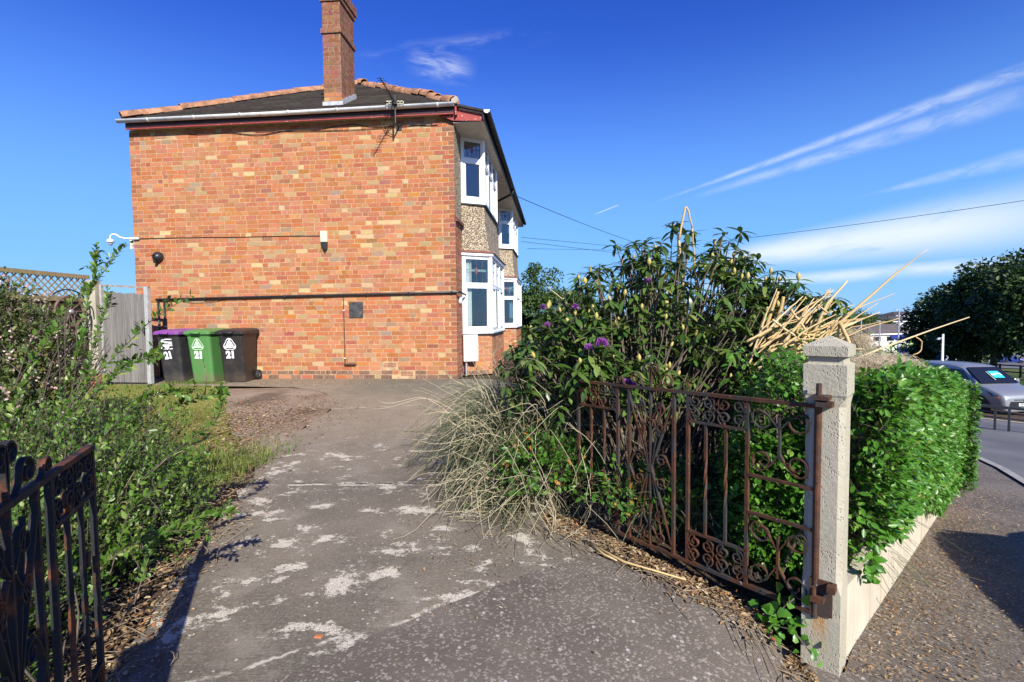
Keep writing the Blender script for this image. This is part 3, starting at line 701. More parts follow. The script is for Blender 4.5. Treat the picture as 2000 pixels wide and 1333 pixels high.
def bay(Yf, flip):
    Y = (lambda y: LY - y) if flip else (lambda y: y)
    def seg(pts): return pts[::-1] if flip else pts
    lo = seg([(0.0, Y(.62)), (.55, Y(.95)), (.55, Y(3.20)), (0.0, Y(3.53))]); up = seg([(0.0, Y(.65)), (.43, Y(.90)), (.43, Y(3.0)), (0.0, Y(3.25))])
    for nm, pts, z0, z1, tr, cols in (('lower', lo, .88, 2.44, .62, 3), ('upper', up, 3.52, 4.80, .66, 3)):
        fr, pn, de = MB(), MB(), []
        for (p, q_), c in zip(zip(pts[:-1], pts[1:]), (1, cols, 1)): fpane(fr, pn, p, q_, z0, z1, c, tr, .06 if c == 1 else .042, True, de)
        ap = np.array(pts)
        for p in pts[1:3]: fr.cyl((p[0] - .015, p[1], z0), (p[0] - .015, p[1], z1), .042, 8)
        f_ = fr.build('bay_window', [PVC, LEADM], HOUSE); pn.build('pane', GLASS, f_); [k.build('stained_glass_motif', RUBY, f_) for k in de]
        b = MB(); m_ = np.array(pts) + np.array([[0, 0], [.045, 0], [.045, 0], [0, 0]]); m_[0, 1] += -.035 if not flip else -.035; m_[3, 1] += .035; m_[1, 1] -= .03; m_[2, 1] += .03
        b.prism([(*p, z0 - .06) for p in m_], (0, 0, .028)); s_ = b.build('window_sill', BLACKI, f_)
        b = MB(); b.prism([(*p, z0 - .033) for p in (np.array(pts) + [[0, -.01], [.03, -.01], [.03, .01], [0, .01]])], (0, 0, .033)); b.build('sill_board', PVC, f_)
        # ceiling lining and curtains inside
        b = MB(); ins = np.array(pts) + [[-.05, .08], [-.1, .12], [-.1, -.12], [-.05, -.08]]
        def drape(a, c, za, zb, amp=.02, n=26):
            a, c = np.array(a), np.array(c); V = []
            for i in range(n + 1):
                p = a + (c - a) * i / n; wv = math.sin(i * 1.5) * amp
                V += [(p[0] - wv, p[1] + wv, za), (p[0] - wv, p[1] + wv, zb)]
            b.add(V, [[2 * i, 2 * i + 2, 2 * i + 3, 2 * i + 1] for i in range(n)])
        if nm == 'lower':
            a, c = ins[0], ins[1]; drape(a + (c - a) * .02, a + (c - a) * .40, z0 - .02, z1 - .05); b.build('curtain', CURT, f_, True); b = MB(); drape(ins[1] * .95 + ins[2] * .05, ins[1] * .85 + ins[2] * .15, z0, z1 - .1, .012, 12); b.build('curtain', CURT, f_, True)
            bb = MB(); bb.obox((*(a + (c - a) * .40), z0 + (z1 - z0) * .80), (*((c - a) * .6), 0), (0, -.01, 0), (0, 0, .05)); bb.build('blind_rail', TEALG, f_)
        else:
            drape(ins[0] * .98 + ins[1] * .02, ins[0] * .8 + ins[1] * .2, z0, z1 - .1, .012, 10); b.build('curtain', CURT, f_, True)
    # pebbledash apron between the storeys, flaring to the lower head
    b = MB(); zt, zb_ = 3.46, 2.545; k = 8; ring = []
    lo2 = np.array(lo); up2 = np.array(up)
    for i in range(k + 1):
        f_ = i / k; g = f_ ** 2.2; pts = up2 * (1 - g) + (lo2 + [[0, 0], [-.03, 0], [-.03, 0], [0, 0]]) * g; z = zt + (zb_ - zt) * f_
        ring += [(p[0], p[1], z) for p in pts]
    b.add(ring, [[i * 4 + j, i * 4 + j + 1, (i + 1) * 4 + j + 1, (i + 1) * 4 + j][::-1] for i in range(k) for j in range(3)]); b.build('bay_apron', DASH, HOUSE)
    b = MB(); m2 = lo2 + [[0, -.05], [.05, -.04], [.05, .04], [0, .05]]; b.prism([(*p, 2.44) for p in m2], (0, 0, .055)); b.build('bay_head', PVC, HOUSE)
    b = MB(); m3 = lo2 + [[0, -.075], [.085, -.05], [.085, .05], [0, .075]]
    b.add([(*p, 2.497) for p in m3] + [(*p, 2.55) for p in lo2 - [[0, 0], [.03, 0], [.03, 0], [0, 0]]], [[j, j + 1, 5 + j, 4 + j] for j in range(3)] + [[0, 3, 2, 1]]); b.build('bay_lead_roof', plain('red lead roof', (.20, .075, .055), .7, 0, .3, 9), HOUSE)
    b = MB()
    for p, q_ in zip(lo[:-1], lo[1:]):
        p, q_ = np.array([*p, 0.]), np.array([*q_, 0.]); L = np.linalg.norm(q_ - p); u = (q_ - p) / L; brickface(b, p, u, (u[1], -u[0], 0), L, 0, .82, False, False, 1)
    b.build('bay_base', [BRICK, MORTAR], HOUSE)
bay(0, False); bay(0, True)

# pipes, cables and small fittings that belong to the house
b = MB(); b.tube([(-6.10, -.045, 1.60), (-3, -.045, 1.632), (.04, -.045, 1.66), (.075, -.02, 1.66), (.075, .56, 1.635)], .022, 10)
for i in range(8):
    x = -5.9 + i * .83; b.cyl((x, -.045, 1.603 + i * .0082), (x + .035, -.045, 1.603 + i * .0082), .028, 10)
b.build('waste_pipe', BLACK, HOUSE, True)
for x in (-6.06, -5.93):
    b = MB(); b.tube([(x, -.04, 1.60), (x, -.04, .04)], .018, 8); 
    for z in (.55, 1.05): b.cyl((x, -.04, z), (x, -.04, z + .02), .026, 8, 1)
    b.build('drain_pipe', [BLACK, STEEL], HOUSE, True)
b = MB(); b.tube([(-2.217, -.02, 1.63), (-2.217, -.02, .30)], .009, 8); b.tube([(-2.222, -.03, .31), (-2.21, -.035, .285), (-2.0, -.035, .285)], .02, 8)
for z in (1.33, .40): b.box((-2.232, -.03, z), (-2.202, 0, z + .018), 1)
b.build('gas_pipe', [plain('copper brown', (.07, .035, .02), .5, .2), WHITE], HOUSE)
b = MB(); b.box((-2.11, -.02, 1.195), (-1.835, -.001, 1.50)); 
for x in (-2.08, -1.865):
    for z in (1.225, 1.47): b.lathe([(.012, 0), (.01, -.006), (0, -.008)], (x, -.02, z), 8, 0, 'y')
b.box((-2.0, -.026, 1.30), (-1.95, -.02, 1.42)); b.build('wall_plate', PLATE, HOUSE, bevel=.004)
def cable(P, r=.006): b = MB(); b.tube(P, r, 6); b.build('cable', BLACK, HOUSE)
cable([(-6.50, -.015, 2.825), (-5.5, -.012, 2.822), (-4.4, -.012, 2.806), (-3.3, -.012, 2.80), (-2.66, -.02, 2.79)])
xs = np.linspace(-5.3, -.3, 40); cable([(x, -.02, 4.83 + .035 * math.sin(x * 2.1) + .02 * math.sin(x * 5.3) - .02 * (x < -2)) for x in xs], .007)
cable([(x, -.02, 4.80 + .03 * math.sin(x * 1.3 + 1)) for x in np.linspace(-3.9, -.4, 30)], .006)
cable([(-5.7, -.02, 1.58), (-5.3, -.03, 1.53), (-4.9, -.03, 1.55), (-4.6, -.02, 1.60)], .005)
# meter box on the bay base
mp = np.array([.0, .56, 0]); mu = np.array([.27, .10, 0]); mu /= np.linalg.norm(mu); mn = np.array([mu[1], -mu[0], 0])
b = MB(); b.obox(mp + [0, 0, .30], mu * .29, mn * .13, (0, 0, .53)); b.obox(mp + mu * .02 + mn * .131 + [0, 0, .32], mu * .25, mn * .012, (0, 0, .49)); b.cyl(mp + mu * .22 + mn * .142 + [0, 0, .76], mp + mu * .22 + mn * .15 + [0, 0, .76], .014, 10)
b.cyl(mp + mu * .06 + mn * .05 + [0, 0, .0], mp + mu * .06 + mn * .05 + [0, 0, .31], .02, 10, 1)
b.build('meter_box', [WHITE, STEEL], HOUSE)
b = MB(); b.lathe([(.0, .045), (.055, .045), (.075, .03), (.078, .0)], (.008, .28, 1.52), 18, 0, 'x'); b.build('door_bell_cover', WHITE, HOUSE)

# ------------------------------------------------------------------ things fixed to the house wall
def hpt(X, Y, Z): p = hw(X, Y); return np.array([p[0], p[1], Z])
a_ = hpt(-1.02, -.30, 4.62)
T = thing('tv_aerial', 'black television aerial clamped under the side gutter, its boom pointing out over the drive', 'aerial', a_)
b = MB(); b.cyl((0, 0, .12), (0, 0, .62), .016, 10); b.cyl((0, 0, .16), (.0, .30, .16), .014, 8); b.box((-.05, .285, .10), (.05, .30, .22)); b.build('mast', BLACKI, T)
bz = .50; b = MB(); b.cyl((0, .05, bz), (-.03, -.92, bz), .010, 8)
for i in range(11):
    y = -.12 - i * .075; l = .085 - i * .002; b.cyl((-l - .003 * i, y, bz + .012), (l - .003 * i, y, bz + .012), .0035, 6)
b.cyl((-.012, -.35, bz - .02), (0, -.0, bz - .10), .008, 6)
b.build('boom', BLACKI, T)
for s_ in (-1, 1):
    b = MB()
    for k in (0, 1):
        b.obox((s_ * .035 if s_ > 0 else -.165, -.03, bz - .05 + k * .05), (.13, 0, 0), (0, .008, 0), (0, 0, .012))
    b.obox((s_ * .035 if s_ > 0 else -.165, -.03, bz - .05), (.012, 0, 0), (0, .008, 0), (0, 0, .062)); b.obox((s_ * .153 if s_ > 0 else -.165, -.03, bz - .05), (.012, 0, 0), (0, .008, 0), (0, 0, .062)); b.obox((s_ * .095 if s_ > 0 else -.105, -.03, bz - .05), (.01, 0, 0), (0, .008, 0), (0, 0, .062))
    b.build('reflector', CREAMP, T)
b = MB(); b.box((-.045, -.07, bz - .06), (.045, .0, bz + .03)); b.build('dipole_box', BLACK, T)
b = MB(); b.tube([(-.03, -.03, bz - .05), (-.14, .1, bz - .18), (-.28, .24, bz - .30), (-.24, .27, bz - .42), (-.10, .27, bz - .50)], .006, 6); b.build('lead', BLACK, T)

T = thing('security_camera', 'white dome security camera hanging from a curved arm at the rear corner of the house', 'camera', hpt(-6.56, -.02, 2.78))
b = MB(); b.obox((-.03, -.02, .03), (.17, .0, 0), (0, -.03, 0), (0, 0, .035)); b.box((-.04, -.03, -.16), (-.008, .02, .06)); b.build('bracket', WHITE, T)
b = MB(); b.tube([(.02, -.035, .05), (-.12, -.04, .045), (-.22, -.045, .07), (-.30, -.05, .125), (-.37, -.05, .13), (-.41, -.05, .10), (-.415, -.05, .03)], .015, 10); b.build('arm', WHITE, T, True)
b = MB(); b.lathe([(.0, .035), (.05, .03), (.062, .0), (.062, -.03), (.04, -.035)], (-.415, -.05, .0), 18); b.build('housing', WHITE, T, True)
b = MB(); b.lathe([(.032, -.035), (.038, -.055), (.03, -.08), (.012, -.092), (0, -.094)], (-.415, -.05, 0), 16); b.build('dome', plain('smoked dome', (.30, .32, .34), .1), T, True)

T = thing('security_light', 'small cream box with a black motion sensor head on the middle of the brick wall', 'light', hpt(-2.565, -.001, 2.56))
b = MB(); b.box((-.065, -.075, .10), (.065, 0, .31)); b.build('housing', CREAMP, T, bevel=.008)
b = MB(); b.box((-.05, -.08, .03), (.055, -.01, .098)); b.prism([(-.02, -.09, .035), (.06, -.09, .05), (.058, -.09, -.02), (.02, -.09, -.06), (-.015, -.09, -.0)], (0, .06, 0)); b.build('sensor_head', BLACK, T)

T = thing('alarm_sounder', 'round black bell-shaped sounder on the brick wall near the rear corner', 'sounder', hpt(-6.03, 0, 2.45))
b = MB(); b.lathe([(.0, -.13), (.03, -.128), (.06, -.11), (.095, -.07), (.105, -.03), (.10, 0)], (0, 0, 0), 22, 0, 'y'); b.build('shell', BLACK, T, True)
b = MB(); b.box((-.055, -.10, -.125), (-.005, -.03, -.06)); b.build('bracket', BLACK, T); b = MB(); b.tube([(-.09, -.10, .02), (-.05, -.135, .01), (.0, -.15, .03)], .008, 8); b.build('clip', BLACK, T)

# ------------------------------------------------------------------ wheelie bins
def binmat(nm, c, dirt):
    def fn(t):
        v = objco(t); n = t.noise(v, 5, 6, .7); sx = t.node('ShaderNodeSeparateXYZ', {0: v}); sp = t.noise(v, 60, 3, .7)
        cc = t.mix(t.math('MULTIPLY', t.ss(n, .45, .7), .35), c, dirt); cc = t.mix(t.math('MULTIPLY', t.math('MULTIPLY', t.ss(sx.outputs[2], .28, .02), t.ss(n, .3, .6)), .7), cc, dirt)
        cc = t.mix(t.ss(sp, .70, .74), cc, (.42, .40, .36)); return principled(t, cc, .42, 0, t.noise(v, 180, 3, .6), .12, .003, .4)
    return material(nm, fn)
BGREY = binmat('charcoal bin plastic', (.026, .027, .031), (.10, .085, .065)); BGREEN = binmat('green bin plastic', (.075, .215, .060), (.17, .15, .085)); LPURP = binmat('purple lid plastic', (.20, .055, .26), (.22, .15, .18))
BDARK = binmat('black brown bin plastic', (.022, .021, .021), (.085, .06, .042))
PRINT = plain('white print', (.82, .83, .85), .5, 0, .03); PRINTG = plain('pale green print', (.50, .66, .48), .5, 0, .05)
def rrect(w, d, r, n=4, y0=0):
    P = []
    for cx_, cy_, a0 in ((w / 2 - r, d / 2 - r, 0), (-w / 2 + r, d / 2 - r, 90), (-w / 2 + r, -d / 2 + r, 180), (w / 2 - r, -d / 2 + r, 270)):
        for i in range(n + 1): t = R(a0 + 90 * i / n); P.append((cx_ + r * math.cos(t), cy_ + r * math.sin(t) + y0))
    return P
def make_bin(x, y, rz, body, lidm, label, emblem, printm):
    T = thing('wheelie_bin', label, 'wheelie bin', (x, y, float(G(x, y)) + .004), rz, None); T.scale = (.94, .94, .96)
    b = MB(); rings = []
    for z, w_, d_, y_ in ((.0, .40, .44, .02), (.02, .425, .465, .02), (.30, .44, .52, .01), (.62, .455, .58, .0), (.80, .465, .615, -.01), (.93, .475, .64, -.015), (.935, .52, .70, -.015), (.98, .525, .705, -.015), (.98, .47, .64, -.015), (.90, .45, .60, -.01)):
        rings.append([(p[0], p[1], z) for p in rrect(w_, d_, .055, 4, y_)])
    n = len(rings[0]); k = len(rings); b.add(sum(rings, []), [[i * n + j, i * n + (j + 1) % n, (i + 1) * n + (j + 1) % n, (i + 1) * n + j] for i in range(k - 1) for j in range(n)] + [list(range(n))[::-1], [(k - 1) * n + j for j in range(n)]])
    # recessed wheel arch block and rear rib
    b.box((-.17, .24, .10), (.17, .285, .86)); b.build('bin_body', body, T)
    b = MB(); L0 = rrect(.55, .74, .06, 5, -.02); L1 = rrect(.50, .68, .07, 5, -.02); L2 = rrect(.36, .50, .08, 5, -.01); n = len(L0)
    V = [(p[0], p[1], .955) for p in L0] + [(p[0], p[1], .995 + .02 * (p[1] > 0)) for p in L0] + [(p[0], p[1], 1.02 + .03 * (p[1] > 0)) for p in L1] + [(p[0], p[1], 1.045 + .015 * (p[1] > 0)) for p in L2]
    b.add(V, [[i * n + j, i * n + (j + 1) % n, (i + 1) * n + (j + 1) % n, (i + 1) * n + j] for i in range(3) for j in range(n)] + [list(range(n))[::-1], [3 * n + j for j in range(n)]]); lid = b.build('lid', lidm, T)
    b = MB(); b.tube([(-.09, -.405, .985), (-.085, -.43, .975), (.085, -.43, .975), (.09, -.405, .985)], .013, 8); b.build('lid_grip', lidm, lid, True)
    b = MB(); b.tube([(-.20, .30, .955), (-.20, .385, .975), (.20, .385, .975), (.20, .30, .955)], .016, 10); 
    for s in (-.2, 0, .2): b.box((s - .02, .28, .90), (s + .02, .37, .985))
    b.build('handle', body, T)
    for s in (-1, 1):
        b = MB(); b.lathe([(.055, -.026), (.098, -.024), (.102, 0), (.098, .024), (.055, .026)], (s * .255, .255, .102), 24, 0, 'x'); wl = b.build('wheel', plain('bin tyre', (.02, .02, .02), .7), T, True)
        b = MB(); b.lathe([(.0, .031 * s), (.03, .03 * s), (.056, .02 * s)], (s * .255, .255, .102), 14, 0, 'x'); b.build('hub', plain('bin hub', (.16, .16, .17), .45), wl)
    b = MB(); b.cyl((-.25, .255, .102), (.25, .255, .102), .012, 8); b.build('axle', BLACKI, T)
    # front of the body leans: plane through (y=-.213 at z=.02) and (y=-.335 at z=.93)
    fy = lambda z: np.interp(z, [.02, .30, .62, .80, .93], [-.2125, -.25, -.29, -.3175, -.335]) - .003
    ang = math.atan2(fy(.45) - fy(.75), .30)
    def onface(x_, z_): return Matrix.Translation((x_, fy(z_), z_)) @ Matrix.Rotation(PI / 2 + ang, 4, 'X')
    rt_ = {'bus': -.14, 'g': .04, 'k': 0}[emblem]
    text_mesh('21', .185, PRINT, 'house_number', T, onface(-.02, .545) @ Matrix.Rotation(-rt_, 4, 'Z') @ Matrix.Scale(.92, 4, (1, 0, 0)), .001, .012)
    b = MB(); 
    def ring2(pts, wd, m_=0):
        P = np.array(pts); n = len(P); c = P.mean(0); inn = c + (P - c) * (1 - wd); V = [(p[0], 0, p[1]) for p in P] + [(p[0], 0, p[1]) for p in inn]
        b.add(V, [[j, (j + 1) % n, n + (j + 1) % n, n + j] for j in range(n)], m_)
    if emblem == 'bus':
        def poly(pts): b.add([(p[0], 0, p[1]) for p in pts], [list(range(len(pts)))])
        arc = [(-.13 + .06 * (1 - math.cos(t)), .02 + .085 * math.sin(t)) for t in np.linspace(0, PI / 2, 8)]
        o_ = [(-.135, -.09)] + arc + [(.0, .118), (.12, .115), (.12, .097), (.0, .098), (-.05, .088), (-.095, .045), (-.107, .0), (-.107, -.072), (-.03, -.075), (-.03, -.092)]
        V = [(p[0], 0, p[1]) for p in o_]; b.add(V, [list(range(len(V)))])
        poly([(-.085, .068), (.12, .06), (.12, .022), (.05, .022), (.03, .03), (-.055, .03)]); poly([(-.095, .006), (.12, .006), (.12, -.025), (.06, -.025), (.04, -.06), (.02, -.09), (-.01, -.095), (-.04, -.06), (-.055, -.035), (-.08, -.035)]); poly([(.04, -.075), (.12, -.065), (.12, -.085), (.05, -.09)])
    else:
        n = 36; tri = []
        for i in range(n):
            t = 2 * PI * i / n + PI / 2; r = .112 * (1 + .16 * math.cos(3 * (t - PI / 2)) ); tri.append((r * math.cos(t), r * math.sin(t) - .01))
        ring2(tri, .13); b.add([(p[0] * .62, 0, p[1] * .62 - .004) for p in tri[::1]], [list(range(n))])
        for t in (90, 210, 330): c_ = (.088 * math.cos(R(t)), .088 * math.sin(R(t)) - .01); b.add([(c_[0] + .021 * math.cos(2 * PI * k / 12), 0, c_[1] + .021 * math.sin(2 * PI * k / 12)) for k in range(12)], [list(range(12))])
        for k in range(5):
            t = k * 1.35 + .4; c_ = (.035 * math.cos(t), .035 * math.sin(t) - .012); b.add([(c_[0] + .022 * math.cos(t + .8), -.0008, c_[1] + .022 * math.sin(t + .8)), (c_[0] - .008, -.0008, c_[1] + .007), (c_[0] - .018 * math.cos(t + .8), -.0008, c_[1] - .02 * math.sin(t + .8)), (c_[0] + .006, -.0008, c_[1] - .009)], [[0, 1, 2, 3]], 1)
    M_ = np.array(Matrix.Translation((-.02, fy(.745) - .001, .755)) @ Matrix.Rotation(ang, 4, 'X')); V = np.vstack(b.V) @ M_[:3, :3].T + M_[:3, 3]; b.V = [V]
    b.build('emblem', [printm, body], T); return T
bx = lambda px, yy_: at(px, 750, yy_)[0]
for (px, yb, rz, body, lidm, lab, em, pm) in ((355, 9.38, -.03, BGREY, LPURP, 'charcoal wheelie bin with a purple lid, numbered 21, nearest the wooden gate', 'bus', PRINT), (411, 9.39, .04, BGREEN, BGREEN, 'green wheelie bin numbered 21 standing between two dark bins', 'g', PRINTG), (469, 9.38, .13, BDARK, BDARK, 'all-black wheelie bin numbered 21 at the drive end of the row of three', 'k', PRINT)):
    make_bin(bx(px, yb), yb, HA + rz, body, lidm, lab, em, pm)

# ------------------------------------------------------------------ side gate, fence, wheel, pots
def woodfn(c0, c1):
    def fn(t):
        v = objco(t); r = t.node('ShaderNodeNewGeometry').outputs['Random Per Island']; g = t.noise(t.mapping(v, (26, 26, 1.6)), 1, 6, .7, .5); n = t.noise(v, 2, 5, .6)
        c = t.mix(t.ss(g, .3, .7), c0, c1); c = t.mix(t.math('MULTIPLY', r, .35), c, tuple(k * .5 for k in c0)); c = t.mix(t.math('MULTIPLY', t.ss(n, .5, .75), .3), c, tuple(k * .6 for k in c0))
        return principled(t, c, .88, 0, g, .4, .004, .2)
    return fn
GREYW = material('weathered grey boards', woodfn((.15, .140, .132), (.27, .255, .24))); DARKW = material('dark stained boards', woodfn((.030, .022, .018), (.07, .05, .038))); LATT = material('lattice wood', woodfn((.25, .19, .10), (.38, .31, .17)))
gA = at(201, 650, 9.13); gB = at(292, 650, 9.0); gy_ = (gA[1] + gB[1]) / 2; gz = float(G(gA[0], gA[1]))
gW = math.hypot(gB[0] - gA[0], gB[1] - gA[1]); gr = math.atan2(gB[1] - gA[1], gB[0] - gA[0])
T = thing('garden_gate', 'weathered grey boarded side gate in a white metal frame beside the house', 'gate', (gA[0], gA[1], gz), gr)
b = MB(); nb = 7; bw = gW / nb; rg = np.random.default_rng(3)
for i in range(nb):
    zt = 1.80 - .075 * i / nb * 1.0 - .03 * math.sin(i / nb * PI) ; b.box((i * bw + .002 + .03 * (i == 0), 0, .04), ((i + 1) * bw - .003 - .03 * (i == nb - 1), .02 + rg.uniform(-.003, .003), zt - .055 + rg.normal(0, .004)))
b.build('boards', GREYW, T)
b = MB(); b.box((-.02, -.015, .02), (.018, .03, 1.86)); b.box((gW - .055, -.03, .02), (gW + .02, .035, 1.80)); b.box((gW - .03, -.036, .04), (gW - .012, -.03, 1.78), 0)
b.prism([(-.02, -.012, 1.86), (gW + .02, -.012, 1.80), (gW + .02, -.012, 1.765), (-.02, -.012, 1.825)], (0, .045, 0), 1); b.build('frame', [plain('white metal frame', (.42, .43, .42), .4, .2, .15, 9, 0, .5, ((.30, .24, .16), .5)), plain('grey timber rail', (.25, .22, .18), .8, 0, .3, 14)], T)
b = MB(); b.box((gW - .09, -.03, .92), (gW - .065, 0, 1.10)); b.tube([(gW - .08, -.03, 1.07), (gW - .08, -.06, 1.05), (gW - .08, -.06, .97), (gW - .08, -.03, .95)], .007, 6); b.build('latch', BLACKI, T)
pc = at(187, 650, 9.15)
T = thing('gate_post', 'square pale concrete post between the dark fence panel and the grey boarded gate', 'post', (pc[0], pc[1], float(G(pc[0], pc[1]))))
b = MB(); b.box((-.085, -.06, 0), (.075, .07, 1.92)); b.add([(-.085, -.06, 1.92), (.075, -.06, 1.92), (.075, .07, 1.92), (-.085, .07, 1.92), (0, 0, 1.95)], [[0, 1, 4], [1, 2, 4], [2, 3, 4], [3, 0, 4]]); b.build('post_shaft', plain('pale concrete', (.36, .33, .26), .9, 0, .15, 5, .4), T)
fB = np.array([pc[0] - .09, pc[1]]); fA = np.array([at(-60, 650, 7.2)[0], 7.2]); fL = np.linalg.norm(fB - fA); fr_ = math.atan2(fB[1] - fA[1], fB[0] - fA[0])
T = thing('garden_fence', 'dark stained board fence topped with pale diamond trellis behind the flowering bush', 'fence', (*fA, float(G(*fA))), fr_)
b = MB(); nb = int(fL / .13); bw = fL / nb
for i in range(nb): b.box((i * bw + .002, 0, .02), ((i + 1) * bw - .002, .02 + rg.uniform(-.004, .004), 1.62 + .0 * i))
b.build('boards', DARKW, T)
b = MB(); b.box((0, -.03, 1.60), (fL, .03, 1.68)); b.build('rail', LATT, T); b = MB(); b.box((0, -.035, 2.02), (fL, .035, 2.09)); b.build('rail', LATT, T)
b = MB(); d_ = .30; h_ = .34
for k in range(-3, int(fL / .12) + 3):
    for s in (1, -1):
        xa = k * .12; xb = xa + s * h_; 
        xa_, xb_ = max(0, min(fL, xa)), max(0, min(fL, xb)); za = 1.68 + (xa_ - xa) / (xb - xa) * h_; zb = 1.68 + (xb_ - xa) / (xb - xa) * h_
        if abs(xa_ - xb_) < .02: continue
        b.prism([(xa_ - .014, .004 * s - .004, za), (xa_ + .014, .004 * s - .004, za), (xb_ + .014, .004 * s - .004, zb), (xb_ - .014, .004 * s - .004, zb)], (0, .007, 0))
b.build('trellis', LATT, T)
wc = at(136, 609, 8.55)
T = thing('wagon_wheel', 'brown spoked wheel ornament with a grey hub hung on the dark fence', 'wheel ornament', wc, fr_)
WHM = plain('brown wheel wood', (.13, .085, .06), .7, 0, .3, 14)
b = MB(); b.tube([(.26 * math.cos(t), 0, .26 * math.sin(t)) for t in np.linspace(0, 2 * PI, 40)], .022, 8, 0, False); b.build('rim', WHM, T, True)
for k in range(10): bb = MB(); t = k * PI / 5; bb.cyl((.04 * math.cos(t), 0, .04 * math.sin(t)), (.25 * math.cos(t), 0, .25 * math.sin(t)), .012, 6); bb.build('spoke', WHM, T)
b = MB(); b.lathe([(.0, -.06), (.03, -.055), (.045, -.02), (.045, .02)], (0, 0, 0), 16, 0, 'y'); b.build('hub', STEEL, T, True)
b = MB(); b.tube([(.40 * math.cos(t), .01, .38 * math.sin(t)) for t in np.linspace(-.1, PI * .75, 26)], .012, 6); b.build('outer_hoop', BLACKI, T)
TERRA = plain('terracotta', (.34, .12, .06), .85, 0, .2, 9, .2)
pp = at(190, 725, 8.75)
def flowerpot(x, y, z, r, label, nm='flower_pot', seed=1, flow=(.75, .62, .08)):
    T = thing(nm, label, 'flower pot', (x, y, z)); b = MB(); b.lathe([(r * .62, 0), (r * .9, r * 1.25), (r, r * 1.25), (r, r * 1.6), (r * .88, r * 1.6), (r * .84, r * 1.3), (0, r * 1.3)], (0, 0, 0), 20); b.build('pot', TERRA, T); return T
flowerpot(pp[0], pp[1], float(G(pp[0], pp[1])), .13, 'terracotta pot at the foot of the pale concrete gate post')

# ------------------------------------------------------------------ gate pillars and street wall
PH = np.array([1.289 + .006, 2.163]); th_ = R(43.4); PU = np.array([math.cos(th_), -math.sin(th_)]); PVv = np.array([math.sin(th_), math.cos(th_)])
# corners: PH (left visible), PH+w*PU (near), +w*PVv (right)
PW = .150
def pillar(c, label, zb, extra=True):
    T = thing('gate_pillar', label, 'gate pillar', (*c, zb), -th_)
    b = MB(); w_ = PW; hgt = -zb
    top = 1.068 - zb
    def ring(x0, y0, x1, y1, z, ch=0.): 
        if ch == 0: ch = .0015
        return [(x0 + ch, y0, z), (x1 - ch, y0, z), (x1, y0 + ch, z), (x1, y1 - ch, z), (x1 - ch, y1, z), (x0 + ch, y1, z), (x0, y1 - ch, z), (x0, y0 + ch, z)]
    h = top; CH_ = .021
    secs = [(0, 0, 0, w_, w_, -.30), (0, 0, 0, w_, w_, h - 1.125), (CH_, 0, 0, w_, w_, h - 1.065), (CH_, 0, 0, w_, w_, h - .305), (.002, -.004, -.004, w_ + .004, w_ + .004, h - .265), (.002, -.008, -.008, w_ + .008, w_ + .008, h - .255), (.002, -.008, -.008, w_ + .008, w_ + .008, h - .125), (.002, .008, .008, w_ - .008, w_ - .008, h - .118), (.002, .008, .008, w_ - .008, w_ - .008, h - .092), (.002, -.010, -.010, w_ + .010, w_ + .010, h - .088), (.002, -.010, -.010, w_ + .010, w_ + .010, h - .045)]
    rings = [ring(a, b_, c_, d, z, ch) for ch, a, b_, c_, d, z in secs]
    V = sum(rings, []); n = 8; k = len(rings)
    V = V + [(w_ / 2, w_ / 2, h)]
    b.add(V, [[i * n + j, i * n + (j + 1) % n, (i + 1) * n + (j + 1) % n, (i + 1) * n + j] for i in range(k - 1) for j in range(n)] + [[(k - 1) * n + j, (k - 1) * n + (j + 1) % n, k * n] for j in range(n)])
    o = b.build('pillar_shaft', POST, T); return T
PIL = pillar(PH, 'pale gritty concrete gate pillar with a pyramid cap beside the clipped hedge', -.37)
# position of the other pillar across the opening
Lp = np.array([-.98, .14])
pillar(Lp, 'pale concrete gate pillar carrying the dark gate leaf, at the near edge of the opening', -.30)
# rust stain as a thin run-off film is part of the concrete's own colour: see POST
T = thing('garden_wall', 'low cream rendered street wall running downhill under the clipped hedge', 'wall', (0, 0, 0))
b = MB(); S0, S1 = .0, 4.75; n = 24; V = []
wdir = np.array([CD, SD]); wn = np.array([SD, -CD]); base = np.array(P0)
for i in range(n + 1):
    s = S0 + (S1 - S0) * i / n; p = base + wdir * s; zg = float(fall(s)); zt = zg + .345
    for off, z in ((.0, zg - .15), (.0, zt), (-.14, zt), (-.14, zg - .3)): V.append((*(p + wn * off), z))
b.add(V, [[i * 4 + j, (i + 1) * 4 + j, (i + 1) * 4 + j + 1, i * 4 + j + 1][::-1] for i in range(n) for j in range(3)] + [[0, 1, 2, 3], [n * 4 + 3, n * 4 + 2, n * 4 + 1, n * 4]])
b.build('rendered_face', RENDER, T)

